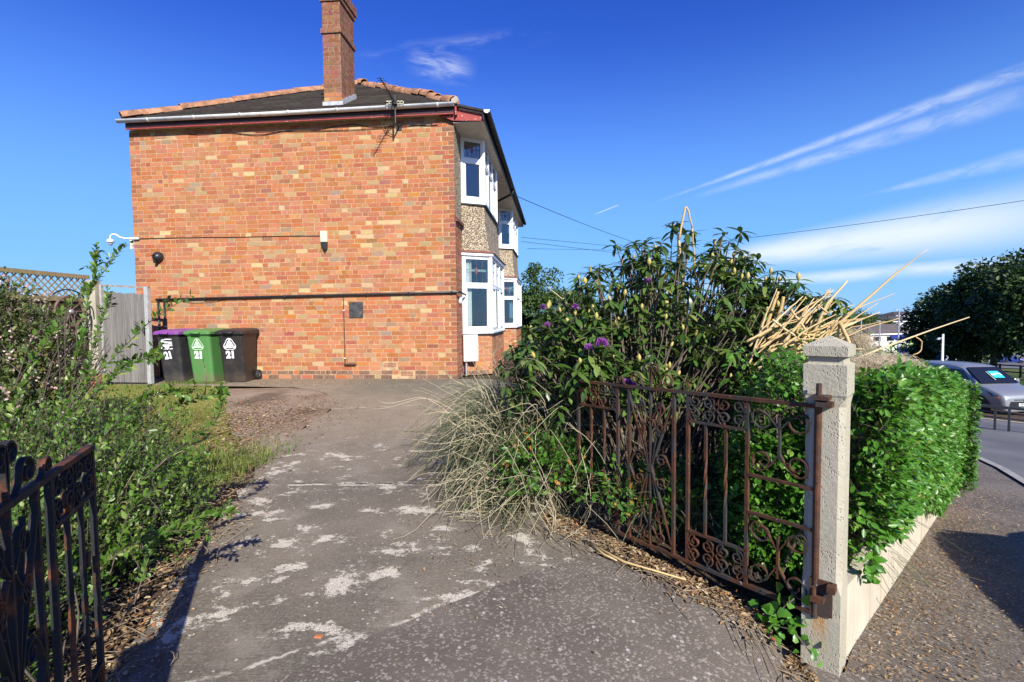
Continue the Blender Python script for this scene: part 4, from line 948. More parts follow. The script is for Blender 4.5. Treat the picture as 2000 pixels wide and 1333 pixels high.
# ------------------------------------------------------------------ wrought iron gates
def make_gate(label, hinge, end, zbh, zbe, height, mat, flip=1, hinges=True):
    """leaf from hinge point to free end; x along the leaf, y through it"""
    d = np.array(end) - np.array(hinge); L = np.linalg.norm(d); rz = math.atan2(d[1], d[0])
    T = thing('iron_gate', label, 'gate', (*hinge, 0), rz)
    sag = lambda u: zbh + (zbe - zbh) * u
    def P(u, v, y=0.): return np.array([u * L, y, sag(u) + v * height])
    hw_ = .0085
    def vbar(bm, u, v0, v1, w_=.014, tw=False):
        if not tw: a = P(u, v0); bm.obox(a + [-w_ / 2, -hw_, 0], (w_, 0, 0), (0, 2 * hw_, 0), P(u, v1) - a)
        else:
            k = 14; V = []
            for i in range(k + 1):
                t = i / k; tt = min(max((t - .3) / .4, 0), 1) * PI; c = P(u, v0 + (v1 - v0) * t)
                for q in range(4):
                    a_ = tt + q * PI / 2 + PI / 4; V.append(c + [.0092 * math.cos(a_), .0092 * math.sin(a_), 0])
            bm.add(V, [[i * 4 + j, i * 4 + (j + 1) % 4, (i + 1) * 4 + (j + 1) % 4, (i + 1) * 4 + j] for i in range(k) for j in range(4)])
    def hbar(bm, u0, u1, v, h_=.0135, w_=None):
        w_ = w_ or hw_; a, c = P(u0, v), P(u1, v); bm.obox(a + [0, -w_, -h_ / 2], c - a, (0, 2 * w_, 0), (0, 0, h_))
    def strip(bm, pts, th=.0058, wd=.0085):
        P_ = np.array(pts); t = np.gradient(P_, axis=0); t /= np.linalg.norm(t, axis=1)[:, None] + 1e-9; nrm = np.stack([-t[:, 2], 0 * t[:, 0], t[:, 0]], 1) * th / 2; yv = np.array([0, wd, 0])
        k = len(P_); V = np.stack([P_ + nrm - yv, P_ - nrm - yv, P_ - nrm + yv, P_ + nrm + yv], 1).reshape(-1, 3)
        bm.add(V, [[i * 4 + j, i * 4 + (j + 1) % 4, (i + 1) * 4 + (j + 1) % 4, (i + 1) * 4 + j] for i in range(k - 1) for j in range(4)] + [[3, 2, 1, 0], [(k - 1) * 4 + j for j in range(4)]])
    def spiral(c, r0, a0, turns, s, r1=.28, n=26):
        """points of a scroll: starts at radius r0, angle a0, winds inward"""
        out = []
        for i in range(n):
            t = i / (n - 1); r = r0 * (1 - (1 - r1) * t); a = a0 + s * turns * 2 * PI * t; out.append((c[0] + r * math.cos(a), c[1] + r * math.sin(a)))
        return out
    def scroll(bm_, cu, cv, r, a0, turns, s, r1=.28, tail=None):
        bm = MB()
        """scroll in metres: centre at (u,v), radius r; optional tail point (u,v) joined to its outer end"""
        c0 = P(cu, cv); pts = spiral((0, 0), r, a0, turns, s, r1); pts = [c0 + [x, 0, z] for x, z in pts]
        if tail is not None:
            e = pts[0]; tv = np.array([-math.sin(a0), 0, math.cos(a0)]) * -s; q = P(*tail); k = np.linalg.norm(q - e) * .5; seg = []
            for i in range(10):
                t = i / 10; seg.append((1 - t) ** 2 * q + 2 * t * (1 - t) * (e + tv * k) + t * t * e)
            pts = seg + pts
        strip(bm, pts); bm.build('scroll', mat, T)
    # frame
    fr = MB()
    a = P(0, -.02); fr.cyl(a, P(0, 1.035), .0145, 12); 
    b0 = P(.99, 0); vbar(fr, .992, 0, 1, .019)
    hbar(fr, .005, .995, 1., .017, .013); hbar(fr, .005, .995, 0., .017, .013)
    fr.build('frame', mat, T)
    stiles = (.21, .43, .49, .70, .76)
    for u in stiles:
        bm = MB(); vbar(bm, u, .007, .993, .0165); bm.build('upright', mat, T)
    # two frieze panels with twisted bars between
    for (u0, u1) in ((.21, .43), (.76, .985)):
        
        for v_ in (.835, .185): bm = MB(); hbar(bm, u0, u1, v_); bm.build('cross_rail', mat, T)
        for f_ in (.34, .68):
            bm = MB(); vbar(bm, u0 + (u1 - u0) * f_, .195, .825, .011, True); bm.build('twisted_bar', mat, T)
        bm = MB(); w_ = (u1 - u0)
        for vc, vlo in ((.918, .84), (.095, .005)):
            for f_ in (.25, .75):
                for s in (-1, 1):
                    r = .036
                    cu = u0 + w_ * (f_ + s * .118); vt = vc + .032
                    scroll(bm, cu, vc + .038, r, PI / 2 - s * .35, 1.45, -s, .18, (u0 + w_ * f_ + s * w_ * .235, vc - .0))
                    scroll(bm, cu, vc - .038, r, -PI / 2 + s * .35, 1.45, s, .18, (u0 + w_ * f_ + s * w_ * .235, vc + .0))
    # hinge panel: mid rails and four big scrolls
    
    for v_ in (.60, .40): bm = MB(); hbar(bm, .005, .21, v_); bm.build('cross_rail', mat, T)
    bm = MB()
    m_ = .108
    vbar(bm, m_, .60 + .12, .93, .009); bm.build('stem_bar', mat, T); bm = MB(); vbar(bm, m_, .10, .40 - .08, .009); bm.build('stem_bar', mat, T)
    for s, uc in ((1, m_ - .052), (-1, m_ + .052)):
        scroll(bm, uc, .905, .052, PI / 2 + s * 1.2, 1.05, s, .35, (m_, .86)); scroll(bm, uc, .69, .050, -PI / 2 - s * .9, 1.05, -s, .35, (m_, .74))
        scroll(bm, uc, .315, .052, PI / 2 + s * 1.2, 1.1, s, .3, (m_, .24)); scroll(bm, uc, .09, .052, -PI / 2 - s * 1.1, 1.1, -s, .3, (m_, .17))
    # centre panel: bars fanning to a collar, with C scrolls
    uc = .595; bm = MB(); vbar(bm, uc, .007, .993, .011)
    for s in (-1, 1):
        for vv in (.92, .06):
            q0, q1 = P(uc + s * .005, .50), P(uc + s * .098, vv); t = (q1 - q0); nn_ = np.array([-t[2], 0, t[0]]); nn_ /= np.linalg.norm(nn_)
            bm.obox(q0 - nn_ * .004 + [0, -hw_, 0], t, (0, 2 * hw_, 0), nn_ * .008)
            q1 = P(uc + s * .055, vv + (.02 if vv > .5 else -.01)); t = q1 - q0; nn_ = np.array([-t[2], 0, t[0]]); nn_ /= np.linalg.norm(nn_); bm.obox(q0 - nn_ * .003 + [0, -hw_ * .8, 0], t, (0, 1.6 * hw_, 0), nn_ * .006)
    bm.build('fan_bars', mat, T)
    bm = MB(); c_ = P(uc, .5); bm.box(c_ - [.016, .014, .022], c_ + [.016, .014, .022]); bm.build('collar', mat, T)
    bm = MB()
    for s in (-1, 1):
        scroll(bm, uc + s * .052, .56, .036, PI / 2 * (1 - s) + s * .6, 1.3, s, .25, (uc + s * .10, .50)); scroll(bm, uc + s * .052, .42, .036, PI / 2 * (1 - s) - s * .6, 1.3, -s, .25, (uc + s * .10, .48))
        for vv, q in ((.88, 1), (.75, -1), (.20, 1), (.07, -1)): scroll(bm, uc + s * .05, vv, .038, PI / 2 * q + s * .6 * q, 1.15, -s * q * -1, .25, (uc + s * .01, vv - q * .06))
    # crest on the top rail
    bm = MB()
    for s in (-1, 1):
        scroll(bm, uc + s * .075, 1.055, .040, PI + (0 if s > 0 else PI), 1.2, -s, .3, (uc + s * .025, 1.005)); scroll(bm, uc + s * .155, 1.035, .026, PI + (0 if s > 0 else PI), 1.1, -s, .3, (uc + s * .115, 1.005))
    scroll(bm, uc - .018, 1.125, .034, 0, 1.2, 1, .3, (uc, 1.01)); scroll(bm, uc + .018, 1.125, .034, PI, 1.2, -1, .3, (uc, 1.01))
    # latch hardware on the free stile
    bm = MB(); q = P(.93, .62); bm.box(q - [.012, .010, .022], q + [.012, .012, .022]); bm.build('catch', mat, T); bm = MB(); q = P(.905, .13); bm.box(q - [.05, .006, .006], q + [.05, .006, .006]); q = P(.86, .13); bm.box(q - [.008, .010, .03], q + [.008, .012, .03]); bm.build('latch', mat, T)
    return T, P
HG = np.array([1.332, 2.125]); EG = np.array([.437, 3.30])
GT, GP = make_gate('rusty scrolled iron gate leaf hinged on the pale pillar, swung back against the overgrown shrubs', HG, EG, -.165, -.195, .925, RUST)
# hinges fixed to the pillar
b = MB(); q = np.array([HG[0] + .012, HG[1] - .012, 0]); pu = np.array([*PU, 0]); pn = np.array([-PVv[0], -PVv[1], 0])
b.obox(np.array([*PH, .765]) + pu * .052 + pn * .0, pu * .06, pn * .055, (0, 0, .022)); b.obox(np.array([*PH, .795]) + pu * .040, pu * .062, pn * .06, (0, 0, .02)); b.cyl(np.array([*PH, .80]) + pu * .062 + pn * .045, np.array([*PH, .865]) + pu * .062 + pn * .045, .011, 10)
PINV = PIL.matrix_basis.inverted()
o = b.build('hinge_pin', RUST, PIL); o.data.transform(PINV)
b = MB(); b.obox(np.array([*PH, -.16]) + pu * .035, pu * .085, pn * .012, (0, 0, .155)); b.obox(np.array([*PH, -.035]) + pu * .105, pu * .03, pn * .05, (0, 0, .03)); b.obox(np.array([*PH, -.09]) + pu * .045 + pn * .01, pu * .05, pn * .045, (0, 0, .022)); b.cyl(np.array([*PH, -.10]) + pu * .055 + pn * .04, np.array([*PH, -.03]) + pu * .055 + pn * .04, .010, 10)
o = b.build('hinge_plate', RUST, PIL); o.data.transform(PINV)
HL = np.array([-.83, .36]); EL_ = np.array([-1.44, 1.66])
make_gate('dark flaking iron gate leaf close to the camera beside the leafy bush', HL, EL_, -.20, -.19, .925, RUST2)

# ------------------------------------------------------------------ vegetation helpers
def unit(v): return v / (np.linalg.norm(v, axis=-1, keepdims=True) + 1e-9)
def leaves4(b, P, D, N, L, Wd, mat=0, fold=.25, mid=.45):
    """one folded 4-point leaf per row"""
    P, D, N = map(np.asarray, (P, D, N)); n = len(P); L = np.broadcast_to(L, (n,))[:, None]; Wd = np.broadcast_to(Wd, (n,))[:, None]
    D = unit(D); S = unit(np.cross(D, N)); N = np.cross(S, D)
    up = N * Wd * fold * .5; m1, m2 = mid - .17, mid + .20
    V = np.stack([P, P + D * L * m1 + S * Wd * .44 + up, P + D * L * m2 + S * Wd * .42 + up, P + D * L, P + D * L * m2 - S * Wd * .42 + up, P + D * L * m1 - S * Wd * .44 + up], 1).reshape(-1, 3)
    i = np.arange(n)[:, None] * 6
    b.add(V, np.vstack([i + [[0, 1, 2, 3]], i + [[0, 3, 4, 5]]]), mat)
def leavesN(b, P, D, N, L, Wd, prof, mat=0, fold=.2, droop=.25):
    """longer leaf: several stations, midrib curving down"""
    P, D, N = map(np.asarray, (P, D, N)); n = len(P); L = np.broadcast_to(L, (n,))[:, None]; Wd = np.broadcast_to(Wd, (n,))[:, None]; dr = np.broadcast_to(droop, (n,))[:, None]
    D = unit(D); S = unit(np.cross(D, N)); N = np.cross(S, D); V = []
    for t, w_ in prof:
        c = P + D * L * t - N * L * dr * t * t
        V += [c + S * Wd * w_ * .5 + N * Wd * w_ * fold, c, c - S * Wd * w_ * .5 + N * Wd * w_ * fold]
    V = np.stack(V, 1); k = len(prof); i = np.arange(n)[:, None] * (3 * k); Fs = []
    for s in range(k - 1):
        for e in (0, 1): Fs.append(i + [[3 * s + e, 3 * s + e + 1, 3 * s + 4 + e, 3 * s + 3 + e]])
    b.add(V.reshape(-1, 3), np.vstack(Fs), mat)
def strands(b, P, r, n=3, mat=0):
    """P: (m,k,3) polylines, r: (m,k) or (k,) radii -> thin tubes"""
    m_, k, _ = P.shape; r = np.broadcast_to(r, (m_, k)); T = unit(np.gradient(P, axis=1)); up = np.tile([0.31, .2, .93], (m_, k, 1)); A = unit(np.cross(T, up)); B_ = np.cross(T, A); th = np.arange(n) * 2 * PI / n
    V = P[:, :, None] + r[:, :, None, None] * (A[:, :, None] * np.cos(th)[None, None, :, None] + B_[:, :, None] * np.sin(th)[None, None, :, None])
    base = np.arange(m_)[:, None, None] * (k * n); i = np.arange(k - 1)[None, :, None] * n; j = np.arange(n)[None, None]
    Fq = np.stack([base + i + j, base + i + (j + 1) % n, base + i + n + (j + 1) % n, base + i + n + j], -1).reshape(-1, 4); b.add(V.reshape(-1, 3), Fq, mat)
def bez(p0, p1, p2, k):
    t = np.linspace(0, 1, k)[None, :, None]; return (1 - t) ** 2 * p0[:, None] + 2 * t * (1 - t) * p1[:, None] + t * t * p2[:, None]
def twigs(rg, bl, bs, st, di, ln, nl, LL, LW, up=.35, rs=.0022, mat=0, spread=1.0, fold=.25):
    """short leafy twigs: starts st, directions di, nl leaves each in opposite ranks"""
    n = len(st); di = unit(di); ln = np.broadcast_to(ln, (n,)); end = st + di * ln[:, None]; mid = (st + end) / 2 + rg.normal(0, .06, (n, 3)) * ln[:, None]; end = end + [0, 0, 1] * (ln * up * .25)[:, None]
    if bs is not None: strands(bs, bez(st, mid, end, 4), np.linspace(rs, rs * .4, 4), 3)
    Ps, Ds, Ns, Ls = [], [], [], []
    for j in range(nl):
        t = (j + .6) / nl; t = np.clip(t + rg.normal(0, .05, n), .05, 1)[:, None]
        p = (1 - t) ** 2 * st + 2 * t * (1 - t) * mid + t * t * end; a = j * 2.4 + rg.uniform(0, 6.28, n) * .35 + (PI if j % 2 else 0)
        s = unit(np.cross(di, rg.normal(0, 1, (n, 3)) * .3 + [0, 0, 1])); q = np.cross(s, di); rad = s * np.cos(a)[:, None] + q * np.sin(a)[:, None]
        d = unit(di * .75 + rad * spread + [0, 0, up * .4] + rg.normal(0, .18, (n, 3))); nn_ = unit(np.array([0, 0, 1.]) * .8 + di * .5 + rg.normal(0, .45, (n, 3)))
        Ps.append(p); Ds.append(d); Ns.append(nn_); Ls.append(LL * rg.uniform(.65, 1.15, n))
    Ls = np.concatenate(Ls); leaves4(bl, np.vstack(Ps), np.vstack(Ds), np.vstack(Ns), Ls, Ls * LW / LL, mat, fold)
def fibo(rg, n, zmin=-1.):
    z = rg.uniform(zmin, 1, n); a = rg.uniform(0, 2 * PI, n); r = np.sqrt(1 - z * z); return np.stack([r * np.cos(a), r * np.sin(a), z], 1)
BARK = plain('grey brown bark', (.11, .085, .065), .9, 0, .35, 20, .4); RBARK = plain('tan twig bark', (.12, .095, .068), .85, 0, .35, 12, .3); DEADT = plain('dead twig', (.26, .20, .13), .85, 0, .3, 14)
LHEDGE = leafmat('privet leaf', [(0, (.042, .135, .012)), (.4, (.068, .205, .016)), (.8, (.105, .270, .030)), (.97, (.18, .35, .06)), (1, (.30, .28, .07))], .36, .28, (.22, .42, .03))
LRHODO = leafmat('rhododendron leaf', [(0, (.034, .075, .014)), (.5, (.065, .130, .022)), (.85, (.115, .185, .036)), (1, (.21, .24, .065))], .33, .15, (.2, .32, .03), .5)
LCOTO = leafmat('cotoneaster leaf', [(0, (.040, .095, .010)), (.5, (.075, .160, .018)), (.85, (.14, .235, .038)), (1, (.26, .31, .085))], .38, .25, (.22, .38, .03))
LDEUT = leafmat('deutzia leaf', [(0, (.035, .070, .012)), (.5, (.075, .125, .022)), (.85, (.15, .17, .045)), (1, (.24, .19, .07))], .5, .25, (.25, .32, .04))
LHYP = leafmat('bright shrub leaf', [(0, (.045, .125, .015)), (.6, (.07, .19, .022)), (.93, (.11, .24, .03)), (.95, (.40, .14, .03)), (1, (.45, .26, .04))], .4, .28, (.3, .5, .04))
STRAW = leafmat('pampas blade', [(0, (.05, .078, .028)), (.50, (.10, .135, .055)), (.72, (.17, .18, .09)), (.86, (.32, .28, .16)), (1, (.46, .39, .24))], .6, .12, (.4, .35, .2))
PALEST = leafmat('pale dry blade', [(0, (.30, .27, .16)), (.5, (.46, .40, .25)), (1, (.58, .50, .34))], .6, .12, (.4, .35, .2))
CANE = leafmat('dead cane', [(0, (.42, .28, .11)), (.5, (.52, .37, .16)), (1, (.60, .47, .26))], .5, 0)
PLUME = leafmat('pampas plume', [(0, (.70, .60, .47)), (.6, (.82, .74, .60)), (1, (.88, .82, .68))], .9, .5, (.95, .85, .68))
GRASS = leafmat('grass blade', [(0, (.08, .15, .018)), (.6, (.15, .21, .03)), (.85, (.26, .27, .07)), (1, (.42, .36, .14))], .6, .3, (.25, .4, .03))
LITTER = leafmat('dry litter', [(0, (.10, .055, .025)), (.4, (.20, .12, .055)), (.75, (.34, .23, .11)), (.93, (.45, .36, .22)), (1, (.40, .14, .04))], .8, 0)
PINKF = leafmat('pink white blossom', [(0, (.42, .20, .20)), (.4, (.55, .36, .34)), (.8, (.66, .52, .46)), (1, (.70, .62, .52))], .7, .25, (.7, .5, .5))
PURPF = leafmat('purple blossom', [(0, (.22, .05, .26)), (1, (.42, .14, .45))], .6, .25, (.5, .15, .5))
BUD = leafmat('yellow green bud', [(0, (.30, .27, .06)), (.6, (.42, .34, .10)), (1, (.40, .22, .12))], .6, 0)
LTREE = leafmat('dark tree leaf', [(0, (.012, .028, .006)), (.5, (.024, .052, .010)), (.9, (.045, .085, .016)), (1, (.07, .115, .025))], .5, .12, (.06, .12, .01))
LTREE2 = leafmat('mid tree leaf', [(0, (.025, .055, .010)), (.5, (.045, .090, .016)), (1, (.08, .13, .025))], .55, .15, (.12, .22, .02))

# ------------------------------------------------------------------ clipped hedge along the street wall
rg = np.random.default_rng(11)
HT = thing('privet_hedge', 'dense clipped privet hedge growing over the low cream wall beside the gate pillar', 'hedge', (0, 0, 0))
bl, bs = MB(), MB()
S0, S1 = .16, 4.55
def hz_top(s): return np.interp(s, [-.9, 0, .4, 1.5, 3, 4.4, 5], [.60, .86, .86, .77, .61, .41, .36])
def hprof(a, s):
    """a 0..1 round the section from street foot over the top to the garden foot -> offset out from the wall, height, outward normal"""
    zt = hz_top(s); zb = fall(np.maximum(s, 0)) + .44 - .32 * smooth(1.9, 3.3, s)
    wv = .022 * np.sin(s * 3.1 + a * 7) + .018 * np.sin(s * 8.3 + 2 + a * 11)
    A = np.array([0, .10, .46, .54, .60, .80, .86, .90, 1.0]); O = np.array([.06, .12, .165, .14, .06, -.50, -.56, -.60, -.60]); Hh = np.array([.06, .18, .90, .98, 1.0, 1.0, .96, .84, .0])
    off = np.interp(a, A, O) + wv * .6; h = np.interp(a, A, Hh); z = zb + (zt - zb) * h + wv * .5
    z = z - .09 * smooth(.5, .75, a) * (1 - smooth(.5, 1.8, s)); return off, z
def hpoint(a, s):
    off, z = hprof(a, s); p = np.array(P0) + wdir[None] * s[:, None] + wn[None] * off[:, None]; return np.column_stack([p, z])
n = 19000; a = np.where(rg.random(n) < .78, rg.uniform(.0, .62, n), rg.uniform(.6, 1, n)); s = S0 + (S1 - S0) * rg.random(n) ** .9
p = hpoint(a, s); e = 1e-3; ta = hpoint(np.clip(a + .02, 0, 1), s) - hpoint(np.clip(a - .02, 0, 1), s); tsv = np.tile([CD, SD, -.1], (n, 1)); nr = unit(np.cross(tsv, ta)); nr = nr * np.sign((nr * np.column_stack([np.tile(wn, (n, 1)), np.ones(n)]) * np.where(a > .7, -1, 1)[:, None]).sum(1))[:, None]
nr[a > .82] = [-wn[0], -wn[1], .2]
inn = rg.uniform(.02, .22, n); st = p - nr * inn[:, None]; di = nr + rg.normal(0, .45, (n, 3)) + [0, 0, .25]
twigs(rg, bl, bs, st, di, inn * .7 + rg.uniform(.02, .07, n), 6, .041, .022, .5, .0018)
# far rounded end
n = 1500; ang = rg.uniform(-PI / 2, PI / 2, n); zf_ = rg.random(n); sE = S1 - .25 + .3 * np.cos(ang) ; off = -.2 + .45 * np.sin(ang); zt = hz_top(sE); zb = fall(sE) + .3; z = zb + (zt - zb) * zf_
pp_ = np.column_stack([np.array(P0) + wdir[None] * sE[:, None] + wn[None] * off[:, None], z]); di = np.column_stack([wdir[None] * np.cos(ang)[:, None] + wn[None] * np.sin(ang)[:, None], .3 * np.ones(n)]) + rg.normal(0, .4, (n, 3))
twigs(rg, bl, bs, pp_ - unit(di) * .1, di, .14, 6, .046, .024, .5, .0018)
# garden return behind the gate, joining the pillar
n = 2900; u_ = rg.random(n) ** .8; ft = np.column_stack([1.26 + .40 * u_, 2.86 - .38 * u_]); z = -.25 + (.62 + .22 * u_) * rg.random(n); dep = rg.random(n) ** 1.5 * .45
pz = np.column_stack([ft + np.column_stack([.25 + .1 * u_, .95 - .1 * u_]) * dep[:, None], z]); di = rg.normal(0, .6, (n, 3)) + [-.35, -.75, .35]
twigs(rg, bl, bs, pz, di, .12, 6, .044, .023, .5, .0018)
bl.build('foliage', LHEDGE, HT)
n = 260; s = rg.uniform(.25, 4.4, n); st = np.column_stack([np.array(P0) + wdir[None] * s[:, None] - wn[None] * rg.uniform(.1, .4, n)[:, None], fall(s) + .2]); en = hpoint(rg.uniform(.1, .85, n), s) - 0; en = en * .85 + st * .15
strands(bs, bez(st, (st + en) / 2 + rg.normal(0, .08, (n, 3)), en, 6), np.linspace(.012, .004, 6), 5)
bs.build('stems', BARK, HT)

# ------------------------------------------------------------------ rhododendron
rg = np.random.default_rng(21)
RT = thing('rhododendron', 'tall open rhododendron with fat yellow buds and a few purple flowers behind the gate', 'shrub', (1.2, 3.95, 0))
bl, bs, bb, bf = MB(), MB(), MB(), MB(); off0 = np.array([1.2, 3.95, 0.])
def lobe(c, r, n, zmin, jit=.12, shell=.55):
    d = fibo(rg, n, zmin); k = (shell + (1 - shell) * rg.random(n) ** .5)[:, None]; return np.array(c) + d * np.array(r) * k + rg.normal(0, jit * .3, (n, 3))
tips = np.vstack([lobe((1.30, 3.95, .95), (.98, .62, .94), 270, -.05), lobe((2.16, 3.85, 1.04), (.46, .4, .40), 75, -.3), lobe((1.70, 3.85, 1.22), (.70, .4, .38), 60, -.2), lobe((.45, 3.75, .72), (.52, .5, .60), 150, -.35), lobe((1.2, 3.75, .80), (.90, .45, .50), 120, -.5, .12, .3), lobe((.75, 3.3, .62), (.46, .25, .34), 34, .0), lobe((1.25, 3.6, .55), (.6, .25, .4), 16, .0, .12, .3)])
tips = tips[tips[:, 2] > .05]; n = len(tips)
# woody framework
base = np.array([[1.0, 3.95], [1.3, 4.0], [1.5, 3.85], [1.15, 3.75], [.75, 3.9], [.55, 3.8], [1.7, 4.05], [.9, 3.6]]); bi = np.argmin(np.hypot(tips[:, None, 0] * .55 + .45 * 1.1 - base[None, :, 0], tips[:, None, 1] - base[None, :, 1]) + rg.random((n, 8)) * .35, 1)
bp = np.column_stack([base[bi] + rg.normal(0, .05, (n, 2)), np.zeros(n) - .12]); bp[:, 2] = G(bp[:, 0], bp[:, 1]) - .02
md = bp * .45 + tips * .55 + rg.normal(0, .09, (n, 3)); md[:, :2] = bp[:, :2] * .65 + tips[:, :2] * .35 + rg.normal(0, .07, (n, 2)); md[:, 2] = bp[:, 2] * .42 + tips[:, 2] * .58
tw = np.linspace(0, 1, 10)[None, :, None]; br = bez(bp, md, tips, 10) + np.sin(tw * PI) * np.sin(tw * rg.uniform(5, 11, (n, 1, 1)) + rg.uniform(0, 6.28, (n, 1, 3))) * rg.uniform(.01, .045, (n, 1, 3)) * [1, 1, .3]
strands(bs, br, np.linspace(.0105, .0042, 10), 5)
tdir = unit(tips - md)
# side shoots
k2 = 150; si = rg.integers(0, n, k2); sp = br[si, rg.integers(5, 9, k2)]; se = sp + unit(tdir[si] + rg.normal(0, .7, (k2, 3)) + [0, 0, .4]) * rg.uniform(.15, .35, (k2, 1)); strands(bs, bez(sp, (sp + se) / 2 + [0, 0, -.02], se, 5), np.linspace(.006, .0035, 5), 4)
tips2 = np.vstack([tips, se]); td2 = np.vstack([tdir, unit(se - sp)]); n2_ = len(tips2)
nl = 9
for j in range(nl):
    a = j * 2 * PI / nl * 1.0 + rg.uniform(0, 6.28, n2_) * (j == 0) + rg.normal(0, .25, n2_)
    if j == 0: a0 = a
    a = a0 + j * 2.4; ax = unit(td2 * .45 + [0, 0, .8]); s_ = unit(np.cross(ax, [0.3, .9, .1])); q_ = np.cross(ax, s_)
    rad = s_ * np.cos(a)[:, None] + q_ * np.sin(a)[:, None]; el = rg.normal(-.30 if j > 4 else .10, .28, n2_)[:, None]
    d = unit(rad + ax * el); keep = rg.random(n2_) < .88
    leavesN(bl, (tips2 - ax * .012 * (j // 3))[keep], d[keep], unit(ax + rg.normal(0, .15, (n2_, 3)))[keep], rg.uniform(.075, .135, n2_)[keep], rg.uniform(.026, .040, n2_)[keep], [(0, .12), (.12, .35), (.4, .95), (.65, 1.), (.88, .55), (1, .03)], 0, .10, rg.uniform(.1, .55, n2_)[keep])
bl.V = [v - off0 for v in bl.V]; bl.build('foliage', LRHODO, RT)
bs.V = [v - off0 for v in bs.V]; bs.build('branches', RBARK, RT, True)
def bud(bm, c, ax, r, l):
    prof = [(.25, 0), (.75, .18), (1, .42), (.85, .66), (.45, .88), (.05, 1)]; ax = unit(ax); s_ = unit(np.cross(ax, [.3, .8, .1])); q_ = np.cross(ax, s_); V = []
    for pr_, z in prof: V += [c + ax * z * l + (s_ * math.cos(t) + q_ * math.sin(t)) * pr_ * r for t in np.arange(7) * 2 * PI / 7]
    bm.add(V, [[i * 7 + j, i * 7 + (j + 1) % 7, (i + 1) * 7 + (j + 1) % 7, (i + 1) * 7 + j] for i in range(5) for j in range(7)])
bl_ = [i for i in range(n) if tips[i, 2] > .6 and rg.random() < .36]; bl_.sort(key=lambda i: tips[i, 1] - .5 * tips[i, 2])
rest = MB()
for q, i in enumerate(bl_):
    k_ = rg.uniform(.75, 1.2); bm = MB() if q < 100 else rest; bud(bm, tips[i] - off0, td2[i] * .5 + rg.normal(0, .2, 3) + [0, 0, 1], .0140 * k_, .052 * k_)
    if q < 100: bm.build('bud', BUD, RT, True)
if rest.n: o = rest.build('buds', BUD, RT, True); o['kind'] = 'stuff'
for px, py, yy_, r in ((1163, 668, 3.2, .036), (1150, 676, 3.25, .026), (1268, 548, 3.4, .022), (1125, 552, 3.35, .022), (1044, 600, 3.4, .02), (1018, 586, 3.4, .02), (1232, 752, 3.0, .035), (1222, 748, 3.02, .03)):
    bf = MB(); c = at(px, py, yy_); nb_ = tips2[np.argmin(np.linalg.norm(tips2 - c, axis=1))]; c = nb_ + (c - nb_) * min(1, .06 / (np.linalg.norm(c - nb_) + 1e-6)); m_ = int(90 * r / .05) + 14; d = fibo(rg, m_, -.3); leaves4(bf, c + d * r * .25, d, unit(rg.normal(0, 1, (m_, 3)) + d), r * 1.0, r * .7, 0, .3, .65)
    st_ = tips2[np.argmin(np.linalg.norm(tips2 - c, axis=1))]
    strands(bf, bez(np.array([st_]), np.array([(st_ + c) / 2]), np.array([c]), 4), np.full(4, .004), 4, 1); bf.V = [v - off0 for v in bf.V]; bf.build('flower', [PURPF, BARK], RT)

# ------------------------------------------------------------------ pampas grass
def blades(rg, c, n, R0, Lr, elr, az, rad, sag=(.5, 1.1), k=10, curl=.0):
    a = rg.uniform(*az, n); el = rg.uniform(*elr, n); L = rg.uniform(*Lr, n); r0 = R0 * np.sqrt(rg.random(n))
    p0 = np.column_stack([c[0] + r0 * np.cos(a), c[1] + r0 * np.sin(a), np.zeros(n)]); p0[:, 2] = G(p0[:, 0], p0[:, 1]) + .02
    d = np.column_stack([np.cos(a) * np.cos(el), np.sin(a) * np.cos(el), np.sin(el)]); sg = rg.uniform(*sag, n)
    t = np.linspace(0, 1, k)[None, :, None]; Pp = p0[:, None] + d[:, None] * (L[:, None, None] * t) - np.array([0, 0, 1.]) * (L * sg)[:, None, None] * t ** 2.1
    side = unit(np.cross(d, [0, 0, 1.])); Pp = Pp + side[:, None] * (rg.normal(0, .16, n) * L)[:, None, None] * t ** 2
    if curl: 
        ph = rg.uniform(0, 6.28, n)[:, None]; tt = np.linspace(0, 1, k)[None]; cz = curl * np.maximum(tt - .55, 0) ** 1.3 * 2
        Pp[..., 0] += cz * np.cos(ph + tt * 9); Pp[..., 1] += cz * np.sin(ph + tt * 9) * .5; Pp[..., 2] += cz * np.sin(ph * 1.7 + tt * 10)
    zg = G(Pp[..., 0], Pp[..., 1]) + .015; Pp[..., 2] = np.maximum(Pp[..., 2], zg + rg.uniform(0, .04, (n, 1))); return Pp
rg = np.random.default_rng(31)
PT = thing('pampas_grass', 'arching pampas grass clump spilling dry straw blades over the edge of the drive', 'ornamental grass', (.45, 4.35, 0)); off0 = np.array([.45, 4.35, 0])
b = MB()
strands(b, blades(rg, (.30, 4.35), 2100, .42, (1.25, 2.05), (1.12, 1.52), (0, 2 * PI), .003, (.55, .98), 14), np.linspace(.0036, .0012, 14), 3)
strands(b, blades(rg, (.18, 4.2), 900, .36, (.9, 1.5), (.95, 1.45), (2.1, 5.0), .003, (.6, 1.0), 14, .07), np.linspace(.0032, .0014, 14), 3)
strands(b, blades(rg, (.16, 3.75), 380, .26, (.4, .72), (.6, 1.4), (2.3, 4.6), .003, (.55, 1.05), 14, .08), np.linspace(.0030, .0014, 14), 3)
strands(b, blades(rg, (.28, 4.1), 220, .45, (1.3, 2.2), (1.05, 1.52), (1.8, 5.2), .003, (.5, .95), 24, .22), np.linspace(.0038, .0016, 24), 3, 1)
